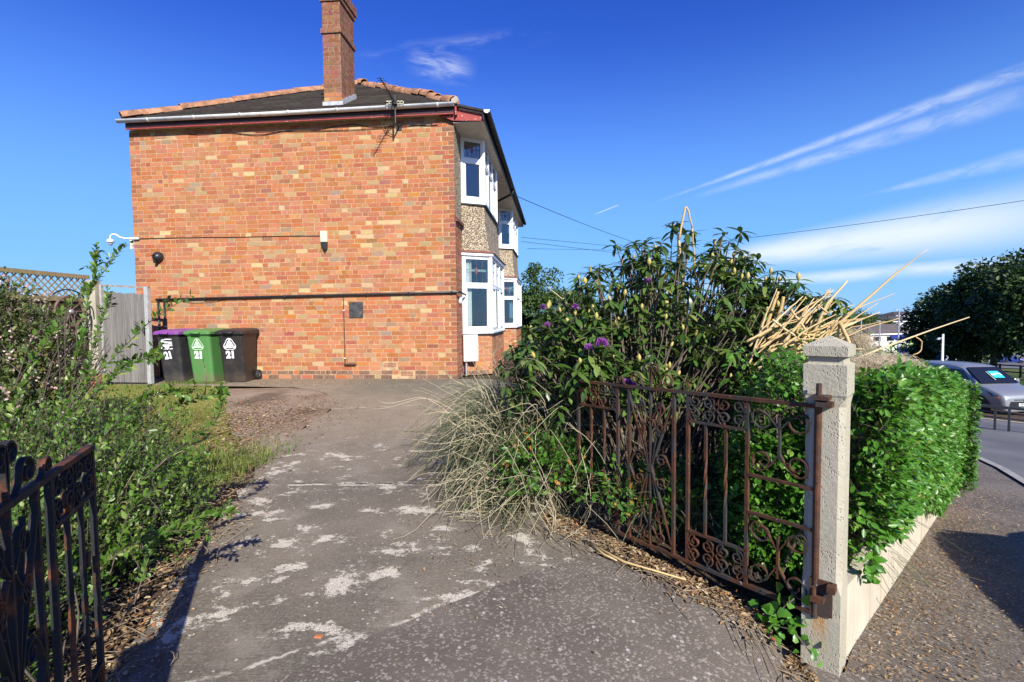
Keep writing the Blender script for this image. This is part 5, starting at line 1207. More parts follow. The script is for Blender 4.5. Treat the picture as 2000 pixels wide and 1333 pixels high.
strands(b, blades(rg, (.20, 3.75), 150, .35, (.6, 1.1), (.8, 1.5), (2.3, 4.9), .003, (.55, 1.0), 24, .20), np.linspace(.0036, .0016, 24), 3, 1)
b.V = [v - off0 for v in b.V]; b.build('blades', [STRAW, PALEST], PT)
PT2 = thing('pampas_grass', 'collapsed pampas grass with thick broken canes and pale plumes leaning over the hedge', 'ornamental grass', (1.9, 3.7, 0)); off0 = np.array([1.9, 3.7, 0])
b = MB()
strands(b, blades(rg, (1.75, 3.75), 900, .35, (.6, 1.2), (.3, 1.3), (0, 2 * PI), .003, (.45, 1.0), 10), np.linspace(.0032, .0012, 10), 3)
strands(b, blades(rg, (1.05, 3.35), 260, .3, (.5, .95), (.9, 1.45), (3.3, 6.0), .003, (.4, .8), 10), np.linspace(.003, .0012, 10), 3)
b.V = [v - off0 for v in b.V]; b.build('blades', STRAW, PT2)
b = MB()
def cane(pts, r0, r1, jx=.0):
    P = np.array([at(*q) for q in pts]); k = 14; t = np.linspace(0, len(P) - 1, k); P = np.column_stack([np.interp(t, np.arange(len(P)), P[:, i]) for i in range(3)]); P[1:-1] += rg.normal(0, .0012, (k - 2, 3)); b.tube(P, np.linspace(r0, r1, k), 6)
cane([(1530, 706, 3.3), (1590, 650, 3.25), (1612, 598, 3.2), (1655, 549, 3.2)], .014, .006); cane([(1555, 700, 3.4), (1640, 632, 3.3), (1750, 534, 3.25), (1813, 487, 3.2)], .016, .002)
cane([(1520, 700, 3.3), (1600, 640, 3.4), (1680, 600, 3.4), (1747, 574, 3.4)], .008, .002); cane([(1540, 720, 3.2), (1640, 640, 3.3), (1715, 592, 3.3)], .008, .002)
cane([(1585, 735, 3.1), (1700, 690, 3.0), (1790, 655, 3.0), (1893, 620, 3.0)], .009, .003); cane([(1786, 656, 3.0), (1802, 668, 3.0), (1800, 686, 3.0), (1782, 694, 3.0), (1795, 708, 3.0)], .004, .003)
cane([(1500, 668, 3.5), (1525, 605, 3.5), (1530, 580, 3.5)], .016, .012); cane([(1488, 668, 3.5), (1512, 592, 3.5), (1520, 570, 3.5)], .014, .010); cane([(1482, 655, 3.5), (1500, 600, 3.5)], .012, .010)
cane([(1508, 625, 3.2), (1560, 662, 3.2), (1592, 684, 3.2)], .008, .006); cane([(1545, 605, 3.3), (1570, 640, 3.25), (1588, 672, 3.2)], .009, .006); cane([(1490, 690, 3.4), (1560, 640, 3.4), (1582, 610, 3.4)], .013, .010)
cane([(1560, 705, 3.3), (1640, 628, 3.2), (1664, 684, 3.1)], .013, .012); cane([(1640, 628, 3.2), (1636, 660, 3.2)], .008, .006); cane([(1600, 604, 3.2), (1597, 596, 3.2), (1618, 612, 3.2)], .006, .005)
cane([(1560, 715, 3.2), (1660, 640, 3.3), (1730, 628, 3.4)], .005, .002); cane([(1590, 690, 3.2), (1680, 645, 3.2), (1755, 622, 3.2)], .005, .003)
cane([(1326, 470, 3.75), (1334, 425, 3.75), (1339, 403, 3.75), (1345, 412, 3.75), (1352, 446, 3.75)], .009, .006); cane([(1340, 620, 3.85), (1326, 470, 3.75)], .010, .009); cane([(1362, 600, 3.85), (1352, 446, 3.75)], .008, .006)
for i in range(95):
    x0_ = rg.uniform(1455, 1590); y0_ = rg.uniform(650, 735); an = rg.normal(.62, .35); l = rg.uniform(50, 150); yy_ = rg.uniform(3.15, 3.7); cane([(x0_, y0_, yy_), (x0_ + l * .5 * math.cos(an), y0_ - l * .5 * math.sin(an) - 6, yy_), (x0_ + l * math.cos(an), y0_ - l * math.sin(an) + rg.normal(0, 8), yy_)], rg.uniform(.004, .012), .003)
for i in range(16):
    x0_ = rg.uniform(1180, 1480); cane([(x0_, 760, 3.9), (x0_ + rg.normal(0, 30), 660, 3.9), (x0_ + rg.normal(0, 50), 560, 3.9)], .006, .003)
b.V = [v - off0 for v in b.V]; b.build('canes', CANE, PT2, True)
b = MB()
def plume(pts, n, w_, l):
    P = np.array([at(*q) for q in pts]); t = rg.random(n) * (len(P) - 1); c = np.column_stack([np.interp(t, np.arange(len(P)), P[:, i]) for i in range(3)]); ax = unit(P[-1] - P[0]); d = unit(ax[None] * .7 + rg.normal(0, .55, (n, 3)) - [0, 0, .2]); tt = np.linspace(0, 1, 5)[None, :, None]
    L = rg.uniform(.5, 1.2, n)[:, None, None] * l; Pp = (c + rg.normal(0, w_, (n, 3)))[:, None] + d[:, None] * L * tt - np.array([0, 0, 1]) * L * .55 * tt ** 2; strands(b, Pp, np.linspace(.0012, .0006, 5), 3)
plume([(1650, 716, 2.95), (1700, 703, 2.95), (1765, 710, 3.0)], 1400, .026, .10); plume([(1700, 714, 2.9), (1745, 706, 2.95), (1795, 720, 3.0)], 700, .020, .09); plume([(1650, 655, 3.3), (1692, 662, 3.3)], 520, .020, .09); plume([(1600, 690, 3.3), (1645, 664, 3.35)], 260, .018, .09); plume([(1762, 704, 3.05), (1795, 726, 3.05)], 280, .014, .07)
b.V = [v - off0 for v in b.V]; b.build('plumes', PLUME, PT2)

# ------------------------------------------------------------------ bright low shrub, ivy and weeds by the gate
rg = np.random.default_rng(41)
T = thing('leafy_shrub', 'small bright green shrub with a few orange leaves beside the rusty gate', 'shrub', (.22, 3.5, 0)); off0 = np.array([.22, 3.5, 0]); bl, bs = MB(), MB()
d = fibo(rg, 330, -.2); st = np.array([.24, 3.45, .02]) + d * [.34, .26, .30] * rg.uniform(.5, 1, (330, 1)); twigs(rg, bl, bs, st, d * .7 + rg.normal(0, .4, (330, 3)) + [0, 0, .4], .13, 7, .05, .024, .5, .002)
n = 130; d = fibo(rg, n, -.2); st = np.array([.85, 3.0, -.02]) + d * [.35, .18, .26] * rg.uniform(.4, 1, (n, 1)); twigs(rg, bl, bs, st, d * .6 + rg.normal(0, .4, (n, 3)) + [0, 0, .4], .12, 6, .045, .023, .5, .002)
bl.V = [v - off0 for v in bl.V]; bl.build('foliage', LHYP, T); n = 60; st = np.column_stack([rg.uniform(.1, .4, n), rg.uniform(3.35, 3.6, n), np.full(n, -.2)]); en = st + np.column_stack([rg.normal(0, .16, n), rg.normal(0, .12, n), rg.uniform(.25, .5, n)]); strands(bs, bez(st, (st + en) / 2 + rg.normal(0, .04, (n, 3)), en, 5), np.linspace(.004, .002, 5), 4); bs.V = [v - off0 for v in bs.V]; bs.build('stems', BARK, T)
def ivy(label, pts, n, L, base, dirs=(0, 0, .3), spread=.05):
    T = thing('ivy', label, 'ivy', base); b = MB(); P = np.array(pts); t = rg.random(n) * (len(P) - 1); c = np.column_stack([np.interp(t, np.arange(len(P)), P[:, i]) for i in range(3)]) + rg.normal(0, spread, (n, 3)); c[:, 2] = np.maximum(c[:, 2], G(c[:, 0], c[:, 1]) + .01)
    d = unit(rg.normal(0, .6, (n, 3)) + np.array(dirs)); leavesN(b, c, d, unit(rg.normal(0, .35, (n, 3)) + [-.2, -.6, .6]), L * rg.uniform(.6, 1.2, n), L * rg.uniform(.6, 1.1, n), [(0, .2), (.2, 1.), (.45, .75), (.6, .8), (1, .03)], 0, .1, .2); b.V = [v - np.array(base) for v in b.V]; b.build('leaves', LHEDGE, T)
    b2 = MB(); b2.tube(P - np.array(base), .003, 5); b2.build('vine', BARK, T)
ivy('ivy tendril with pale new leaves trailing down the end of the cream wall', [(*(np.array(P0) + wdir * .22 + wn * .03), .1), (*(np.array(P0) + wdir * .24 + wn * .05), -.02), (*(np.array(P0) + wdir * .30 + wn * .06), -.14)], 46, .042, (*(np.array(P0) + wdir * .22), .1), (.3, -.3, -.4), .025)
ivy('broad-leaved ivy sprig growing up through the hinge end of the rusty gate', [(1.15, 2.28, -.28), (1.22, 2.22, -.22), (1.26, 2.16, -.12)], 16, .062, (1.15, 2.28, -.28), (.3, -.3, .5), .035)
ivy('small ivy patch at the inner foot of the gate pillar', [(1.17, 2.25, -.29), (1.26, 2.17, -.27), (1.31, 2.07, -.34)], 36, .035, (1.2, 2.2, -.29), (0, -.3, .6), .03)

# ------------------------------------------------------------------ cotoneaster on the left
rg = np.random.default_rng(51)
CT = thing('cotoneaster', 'sprawling small-leaved shrub with long arching sprays filling the bed beside the near gate leaf', 'shrub', (-2.2, 2.9, -.2)); off0 = np.array([-2.2, 2.9, -.2]); bl, bs = MB(), MB()
blobs = [((-2.5, 2.75, .0), (.55, .7, .44), 620), ((-2.40, 2.46, -.06), (.36, .5, .33), 520), ((-2.40, 3.0, -.08), (.34, .5, .34), 420), ((-2.26, 2.3, -.14), (.18, .35, .2), 180), ((-2.9, 2.5, .08), (.6, .6, .44), 420), ((-1.95, 1.40, -.05), (.25, .4, .40), 300), ((-2.15, 1.75, -.02), (.42, .4, .44), 420), ((-2.9, 3.5, .0), (.5, .5, .38), 420), ((-3.3, 4.0, .12), (.55, .5, .42), 420), ((-3.1, 3.0, .22), (.5, .5, .42), 380)]
for c, r, n in blobs:
    d = fibo(rg, n, -.55); st = np.array(c) + d * np.array(r) * rg.uniform(.55, 1.0, (n, 1)); st[:, 2] = np.maximum(st[:, 2], G(st[:, 0], st[:, 1]) + .03); twigs(rg, bl, bs, st, d * .6 + rg.normal(0, .45, (n, 3)) + [.15, -.1, .5], rg.uniform(.1, .2, n), 9, .030, .017, .4, .0018)
    m_ = n // 6; en = np.array(c) + fibo(rg, m_, -.2) * np.array(r) * .95; s0 = np.column_stack([np.array(c)[:2] * .5 + en[:, :2] * .5 + rg.normal(0, .1, (m_, 2)), np.zeros(m_)]); s0[:, 2] = G(s0[:, 0], s0[:, 1]); strands(bs, bez(s0, (s0 + en) / 2 + rg.normal(0, .08, (m_, 3)) + [0, 0, .1], en, 7), np.linspace(.006, .002, 7), 4)
def spray(pts, nl=36, L=.044, r0=.0036, side=True):
    P = np.array([at(*q) for q in pts]); P = np.vstack([P[0] + (P[0] - P[1]) * .5 - [0, 0, .22], P]); k = 28; t = np.linspace(0, len(P) - 1, k); t2 = np.arange(len(P)); Pp = np.column_stack([np.interp(t, t2, P[:, i]) for i in range(3)])
    for _ in range(3): Pp[1:-1] = (Pp[:-2] + 2 * Pp[1:-1] + Pp[2:]) / 4
    strands(bs, Pp[None], np.linspace(r0, .0016, k), 5); n = nl; f_ = np.linspace(.12, 1, n); ii = f_ * (k - 1); c = np.column_stack([np.interp(ii, np.arange(k), Pp[:, i]) for i in range(3)]); T_ = unit(np.gradient(Pp, axis=0)); tv = T_[np.minimum(ii.astype(int), k - 1)]
    s_ = unit(np.cross(tv, [0, .8, .3])); sg = np.where(np.arange(n) % 2, 1., -1.)[:, None]
    for q in (0, 1):
        d = unit(tv * .7 + s_ * sg * (.9 if q == 0 else -.5) + rg.normal(0, .3, (n, 3)) + [0, -.1, .25]); Lf = L * rg.uniform(.6, 1.1, n); leaves4(bl, c, d, unit(rg.normal(0, .4, (n, 3)) + [0, -.4, .8]), Lf, Lf * .5, 0, .3)
    if side:
        m_ = n // 3; i2 = rg.integers(n // 4, n, m_); twigs(rg, bl, bs, c[i2], tv[i2] * .8 + rg.normal(0, .5, (m_, 3)) + [0, 0, .3], .06, 4, L * .8, L * .4, .4, .0015)
for q in ([(60, 900, 2.7), (150, 770, 2.7), (230, 690, 2.7), (300, 620, 2.7), (372, 578, 2.7)], [(100, 860, 2.6), (180, 770, 2.6), (250, 715, 2.6), (312, 686, 2.6)], [(60, 660, 3.0), (130, 602, 3.0), (190, 548, 3.0), (238, 486, 3.0)], [(170, 590, 3.0), (188, 540, 3.0), (185, 500, 3.0)], [(140, 790, 2.7), (180, 690, 2.75), (205, 610, 2.8), (212, 582, 2.8)], [(230, 900, 2.6), (330, 800, 2.6), (390, 775, 2.6), (440, 768, 2.6)], [(260, 950, 2.6), (340, 880, 2.6), (420, 830, 2.6), (432, 790, 2.6), (428, 770, 2.6)], [(150, 820, 2.8), (210, 740, 2.8), (260, 700, 2.8), (300, 700, 2.8)], [(20, 820, 2.4), (70, 700, 2.5), (110, 640, 2.5)], [(200, 850, 2.5), (280, 780, 2.5), (330, 765, 2.5), (365, 770, 2.5)], [(250, 1000, 2.3), (330, 930, 2.3), (400, 880, 2.3)], [(120, 780, 2.9), (150, 700, 2.9), (165, 650, 2.9)], [(300, 1060, 2.2), (380, 1010, 2.3), (455, 1000, 2.35)], [(200, 1100, 2.0), (300, 1040, 2.1), (390, 1035, 2.2)]): spray(q)
bl.V = [v - off0 for v in bl.V]; bl.build('foliage', LCOTO, CT); bs.V = [v - off0 for v in bs.V]; bs.build('stems', BARK, CT)
b = MB()
for i in range(20):
    c = np.array([-2.2, 2.5, .1]) + rg.normal(0, 1, 3) * [.4, .5, .22]; d = unit(rg.normal(0, 1, 3) + [.6, -.2, .6]); c[0] = min(c[0], -2.15); l = rg.uniform(.2, .45); b.tube([c, c + d * l * .5 + rg.normal(0, .02, 3), c + d * l], [.004, .003, .0015], 5)
b.V = [v - off0 for v in b.V]; b.build('dead_stems', DEADT, CT)

# ------------------------------------------------------------------ flowering bush by the fence
rg = np.random.default_rng(61)
T = thing('flowering_bush', 'large bush with clusters of small pink and white flowers in front of the dark fence', 'shrub', (-4.6, 4.9, -.1)); off0 = np.array([-4.6, 4.9, -.1]); bl, bs, bf = MB(), MB(), MB()
for c, r, n in (((-5.02, 4.9, .74), (.56, .5, .60), 760), ((-5.4, 5.0, .98), (.6, .5, .66), 520), ((-4.75, 4.7, .30), (.34, .4, .45), 300), ((-5.2, 4.7, .15), (.7, .5, .4), 420)):
    d = fibo(rg, n, -.6); st = np.array(c) + d * np.array(r) * rg.uniform(.55, 1.0, (n, 1)); di = d * .6 + rg.normal(0, .45, (n, 3)) + [.2, -.1, .25]; twigs(rg, bl, bs, st, di, rg.uniform(.12, .24, n), 8, .058, .022, .2, .002)
    m_ = n // 2; fi = rg.integers(0, n, m_); fc = st[fi] + unit(di[fi]) * rg.uniform(.05, .22, (m_, 1)) + rg.normal(0, .03, (m_, 3)); fc = fc[fc[:, 2] > .25]; m_ = len(fc)
    for q in range(5):
        d2 = unit(rg.normal(0, 1, (m_, 3)) + [.1, -.5, .3]); leaves4(bf, fc + rg.normal(0, .012, (m_, 3)), d2, unit(rg.normal(0, 1, (m_, 3)) + [0, -.6, .5]), .024, .020, 0, .2, .6)
n = 90; st = np.column_stack([rg.uniform(-5.2, -4.4, n), rg.uniform(4.6, 5.1, n), np.zeros(n)]); st[:, 2] = G(st[:, 0], st[:, 1]); en = np.array([-4.8, 4.85, .8]) + fibo(rg, n, -.3) * [.75, .5, .6]; strands(bs, bez(st, (st + en) / 2 + rg.normal(0, .1, (n, 3)), en, 7), np.linspace(.009, .003, 7), 5)
for bm, nm, mt in ((bl, 'foliage', LDEUT), (bs, 'stems', BARK), (bf, 'flowers', PINKF)): bm.V = [v - off0 for v in bm.V]; bm.build(nm, mt, T)

# ------------------------------------------------------------------ grass, weeds and litter (nobody could count them)
rg = np.random.default_rng(71)
def inpoly(P, poly):
    poly = np.array([q[:2] for q in poly]); x1, y1 = poly[:, 0], poly[:, 1]; x2, y2 = np.roll(x1, -1), np.roll(y1, -1); dy_ = np.where(y2 == y1, 1e-9, y2 - y1); out = np.zeros(len(P), bool)
    for s_ in range(0, len(P), 20000):
        p = P[s_:s_ + 20000]; cr = (y1[None] > p[:, 1:2]) != (y2[None] > p[:, 1:2]); xx = x1 + (x2 - x1) * (p[:, 1:2] - y1) / dy_; out[s_:s_ + 20000] = (np.sum(cr & (p[:, 0:1] < xx), 1) % 2) == 1
    return out
def grass(b, P, L, el=(.7, 1.5), w_=.004, sag=.35):
    n = len(P); a = rg.uniform(0, 2 * PI, n); e_ = rg.uniform(*el, n); L = L * rg.uniform(.5, 1.2, n); d = np.column_stack([np.cos(a) * np.cos(e_), np.sin(a) * np.cos(e_), np.sin(e_)]); p0 = np.column_stack([P, G(P[:, 0], P[:, 1])]); s_ = unit(np.cross(d, [0, 0, 1.])) * w_ * .5
    m_ = p0 + d * L[:, None] * .55; t = p0 + d * L[:, None] - np.array([0, 0, 1.]) * (L * sag)[:, None] * .5; V = np.stack([p0 - s_, p0 + s_, m_ + s_ * .8, m_ - s_ * .8, t], 1).reshape(-1, 3); i = np.arange(n)[:, None] * 5; b.add(V, [i + [[0, 1, 2, 3]], i + [[3, 2, 4]]] if False else i + [[0, 1, 2, 3]]); b.F.append(i + [[3, 2, 4]] + (b.n - len(V))); b.M.append(np.zeros(n, int)); b.C.append(None)
lawn_poly = [gnd(*p) for p in ((440, 757), (440, 790), (455, 840), (480, 890), (430, 940))] + [np.array([-3.4, 3.6, 0]), np.array([-8, 3.6, 0]), np.array([-8.5, 9.1, 0]), np.array([-6.4, 9.15, 0])]
P = np.column_stack([rg.uniform(-8.5, -2.2, 52000), rg.uniform(3.6, 9.2, 52000)]); P = P[inpoly(P, lawn_poly)]; b = MB(); grass(b, P, .035, (.5, 1.5), .006)
P = np.column_stack([rg.normal(-2.72, .30, 3600), rg.normal(4.15, .45, 3600)]); grass(b, P[(P[:, 0] < -2.32 + (4.4 - P[:, 1]) * -.25)], .15, (.7, 1.5), .006, .6)
P = np.column_stack([rg.normal(-2.42, .10, 160), rg.normal(4.05, .05, 160)]); grass(b, P, .09)
P = np.column_stack([np.linspace(-6.5, -5.3, 900) + rg.normal(0, .05, 900), np.linspace(9.22, 9.1, 900) - rg.random(900) * .12]); grass(b, P, .07, (.6, 1.5), .005)
o = b.build('lawn_grass', GRASS); tag(o, 'short yellowing lawn grass with rank tufts along the drive edge', 'grass', kind='stuff')
def chips(b, P, L, wr=(.25, .7), dz=.010, flat=.25):
    n = len(P); a = rg.uniform(0, 2 * PI, n); d = np.column_stack([np.cos(a), np.sin(a), rg.normal(0, flat, n)]); L = L * rg.uniform(.4, 1.4, n); leaves4(b, np.column_stack([P, G(P[:, 0], P[:, 1]) + dz + rg.uniform(0, .008, n)]), d, rg.normal(0, flat, (n, 3)) + [0, 0, 1], L, L * rg.uniform(*wr, n), 0, .3, .5)
b = MB()
# bank of litter along the foot of the street wall and hedge
n = 8000; s = rg.uniform(-.1, 6.5, n); o_ = np.abs(rg.normal(0, .34, n)) + .0; o_ = np.where(rg.random(n) < .2, rg.uniform(.0, 1.2, n), o_); P = np.array(P0) + wdir * s[:, None] + wn * (o_ + .01)[:, None]; chips(b, P, .019, (.2, .5), .010)
n = 2600; P = np.column_stack([rg.uniform(.2, 1.3, n), np.zeros(n)]); P[:, 1] = np.interp(P[:, 0], [.2, .44, 1.33], [3.35, 3.2, 2.02]) + rg.normal(0, .09, n); chips(b, P, .026)
n = 5200; f_ = rg.random(n); y = np.interp(f_, [0, .6, 1], [1.35, 3.6, 5.4]); xl = np.interp(y, [1.3, 1.9, 2.4, 3.35, 4.5, 5.4], [-1.45, -1.62, -1.80, -2.05, -2.4, -2.9]); P = np.column_stack([xl - .16 + rg.normal(0, .15, n), y]); chips(b, P, .026)
n = 4200; P = np.column_stack([rg.normal(-3.35, .5, n), rg.normal(6.1, .75, n)]); chips(b, P, .03)
n = 900; P = np.column_stack([rg.uniform(-5, -1.5, n), 9.42 - np.abs(rg.normal(0, .5, n))]); chips(b, P, .025)
n = 420; P = np.column_stack([rg.uniform(-2, 1.2, n), rg.uniform(1.7, 8.8, n)]); chips(b, P, .014)
n = 800; P = np.array([-.15, 3.4]) + rg.normal(0, 1, (n, 2)) * [.35, .5]; P = P[P[:, 0] > -.75]; chips(b, P, .02, (.15, .4))
o = b.build('leaf_litter', LITTER); tag(o, 'dry brown leaves and husks gathered along the wall foot, gate line and drive edge', 'leaf litter', kind='stuff')
b = MB()
n = 260; f_ = rg.random(n); y = np.interp(f_, [0, 1], [1.4, 5.2]); x = np.interp(y, [1.3, 1.9, 2.4, 3.35, 4.5, 5.4], [-1.45, -1.62, -1.80, -2.05, -2.4, -2.9]) - .12 + rg.normal(0, .14, n); st = np.column_stack([x, y, G(x, y) + .015]); a = rg.uniform(0, 6.28, n); L = rg.uniform(.06, .30, n); en = st + np.column_stack([np.cos(a) * L, np.sin(a) * L, rg.uniform(0, .05, n)]); en[:, 2] = np.maximum(en[:, 2], G(en[:, 0], en[:, 1]) + .012); strands(b, bez(st, (st + en) / 2 + rg.normal(0, .02, (n, 3)) + [0, 0, .01], en, 4), np.linspace(.0028, .0012, 4), 4)
n = 120; x = rg.uniform(.1, 1.2, n); y = np.interp(x, [.1, .44, 1.33], [3.2, 3.05, 1.95]) + rg.normal(0, .07, n); st = np.column_stack([x, y, G(x, y) + .014]); a = rg.normal(-.9, .6, n); L = rg.uniform(.06, .25, n); en = st + np.column_stack([np.cos(a) * L, np.sin(a) * L, 0 * L]); en[:, 2] = G(en[:, 0], en[:, 1]) + .014; strands(b, bez(st, (st + en) / 2 + rg.normal(0, .015, (n, 3)) + [0, 0, .006], en, 4), np.linspace(.003, .0014, 4), 4)
o = b.build('fallen_twigs', DEADT); tag(o, 'scattered dead twigs and straw on the drive edges', 'twigs', kind='stuff')
# two long fallen canes lying in front of the rusty gate
for lab, q in (('long dry cane lying on the tarmac just in front of the rusty gate', [(1143, 1063), (1220, 1105), (1340, 1140)]), ('shorter dry cane crossing the end of the long one by the gate', [(1150, 1066), (1180, 1090), (1205, 1102)])):
    b = MB(); P = np.array([gnd(*k) for k in q]) + [0, 0, .02]; b.tube(P, [.008, .007, .004], 6); o = b.build('fallen_cane', CANE, smooth=True); tag(shift(o, P[0]), lab, 'cane')
for lab, q, cl in (('orange-red broken chip of brick lying on the grey concrete drive', (622, 1247), (.45, .16, .07)), ('orange scrap lying on the tarmac by the rusty gate', (1355, 1160), (.5, .14, .05))):
    p = gnd(*q); b = MB(); b.prism([(-.018, -.008, .0), (.014, -.012, .0), (.020, .006, .0), (-.012, .010, .0)], (0, 0, .008)); o = b.build('brick_chip', plain('brick chip', cl, .9)); o.location = (p[0], p[1], float(G(p[0], p[1])) + .006); tag(o, lab, 'brick chip')

# ------------------------------------------------------------------ trees
def tree(rg, name, label, loc, h, r, cb, mat, nl, leaf, group=None, trunk=.22, lobes=34):
    T = thing(name, label, 'tree', loc, 0, group); b = MB(); pts = [(0, 0, -.5), (.05, 0, h * .2), (-.05, .05, h * .45), (.02, 0, h * .75)]; b.tube(pts, [trunk * 1.2, trunk, trunk * .7, trunk * .25], 9)
    cz = (h + cb) / 2; rz_ = (h - cb) / 2; C = fibo(rg, lobes, -.75) * [r * .74, r * .74, rz_ * .74] * rg.uniform(.72, 1.08, (lobes, 1)) + [0, 0, cz]
    for c in C[:14]: s0 = np.array([0, 0, h * rg.uniform(.18, .5)]); b.tube([s0, (s0 + c) / 2 + [0, 0, -.2], c], [trunk * .4, trunk * .22, trunk * .08], 5)
    b.build('trunk', BARK, T, True)
    bl = MB(); per = nl // lobes
    for c in C:
        rl = r * rg.uniform(.24, .42); d = fibo(rg, per, -1); p = c + d * rl * (rg.random((per, 1)) ** .45) * [1, 1, .8]; dd = unit(d + rg.normal(0, .7, (per, 3)) - [0, 0, .3]); leaves4(bl, p, dd, unit(d + rg.normal(0, .6, (per, 3)) + [0, 0, .5]), leaf * rg.uniform(.6, 1.3, per), leaf * rg.uniform(.4, .75, per), 0, .3, .5)
    bl.build('crown', mat, T); return T
def gz_(x, y): return float(G(x, y))
rg = np.random.default_rng(81)
for i, (px, d_, top, r, cbp, lab) in enumerate(((1862, 50, 545, 4.6, 745, 'dark broadleaf tree nearest the white street camera post'), (1944, 43, 498, 4.8, 735, 'tall dark broadleaf tree whose trunk rises beside the rail fence'), (2040, 38, 470, 5.0, 720, 'dark broadleaf tree at the edge of the view behind the silver van'), (1905, 62, 520, 5.4, 740, 'dark tree filling the gap between the two nearest trunks of the row'))):
    x = at(px, 600, d_)[0]; z0 = gz_(x, d_); tree(rg, 'dark_tree', lab, (x, d_, z0), at(px, top, d_)[2] - z0, r, at(px, cbp, d_)[2] - z0, LTREE, 15000, .36, 'row of dark trees across the road', .24, 44)
labs = ['low round tree in the distance behind the broken canes', 'distant tree between the canes and the tall middle tree', 'distant tree just behind the shorter lamp post', 'tallest rounded tree of the distant group above the brown roof', 'distant tree with a paler crown at the end of the group', 'small distant tree above the brown roofed building', 'far low tree at the skyline beside the grey house roofs', 'distant tree half hidden by the rhododendron']
for i, (px, d_, top, r) in enumerate(((1528, 150, 628, 9), (1575, 165, 632, 9), (1618, 155, 634, 8.5), (1668, 170, 602, 9), (1712, 165, 620, 6.5), (1745, 260, 628, 8), (1772, 330, 630, 9), (1470, 140, 620, 9))):
    x = at(px, 600, d_)[0]; z0 = gz_(x, d_); tree(rg, 'distant_tree', labs[i], (x, d_, z0), at(px, top, d_)[2] - z0, r, 1.5, LTREE2, 3400, .62, 'trees in the distance beyond the car park', .3, 30)
x = at(1048, 500, 31)[0]; z0 = gz_(x, 31); tree(rg, 'garden_tree', 'green broadleaf tree rising behind the far bay window of the house', (x, 31, z0), at(1044, 490, 31)[2] - z0, 1.9, at(1048, 740, 31)[2] - z0, LTREE2, 14000, .17, None, .14, 46)
x = at(1120, 560, 36)[0]; z0 = gz_(x, 36); tree(rg, 'garden_tree', 'green broadleaf tree seen through the rhododendron branches', (x, 36, z0), at(1120, 565, 36)[2] - z0, 2.2, at(1120, 640, 36)[2] - z0, LTREE2, 5000, .2, None, .14, 30)

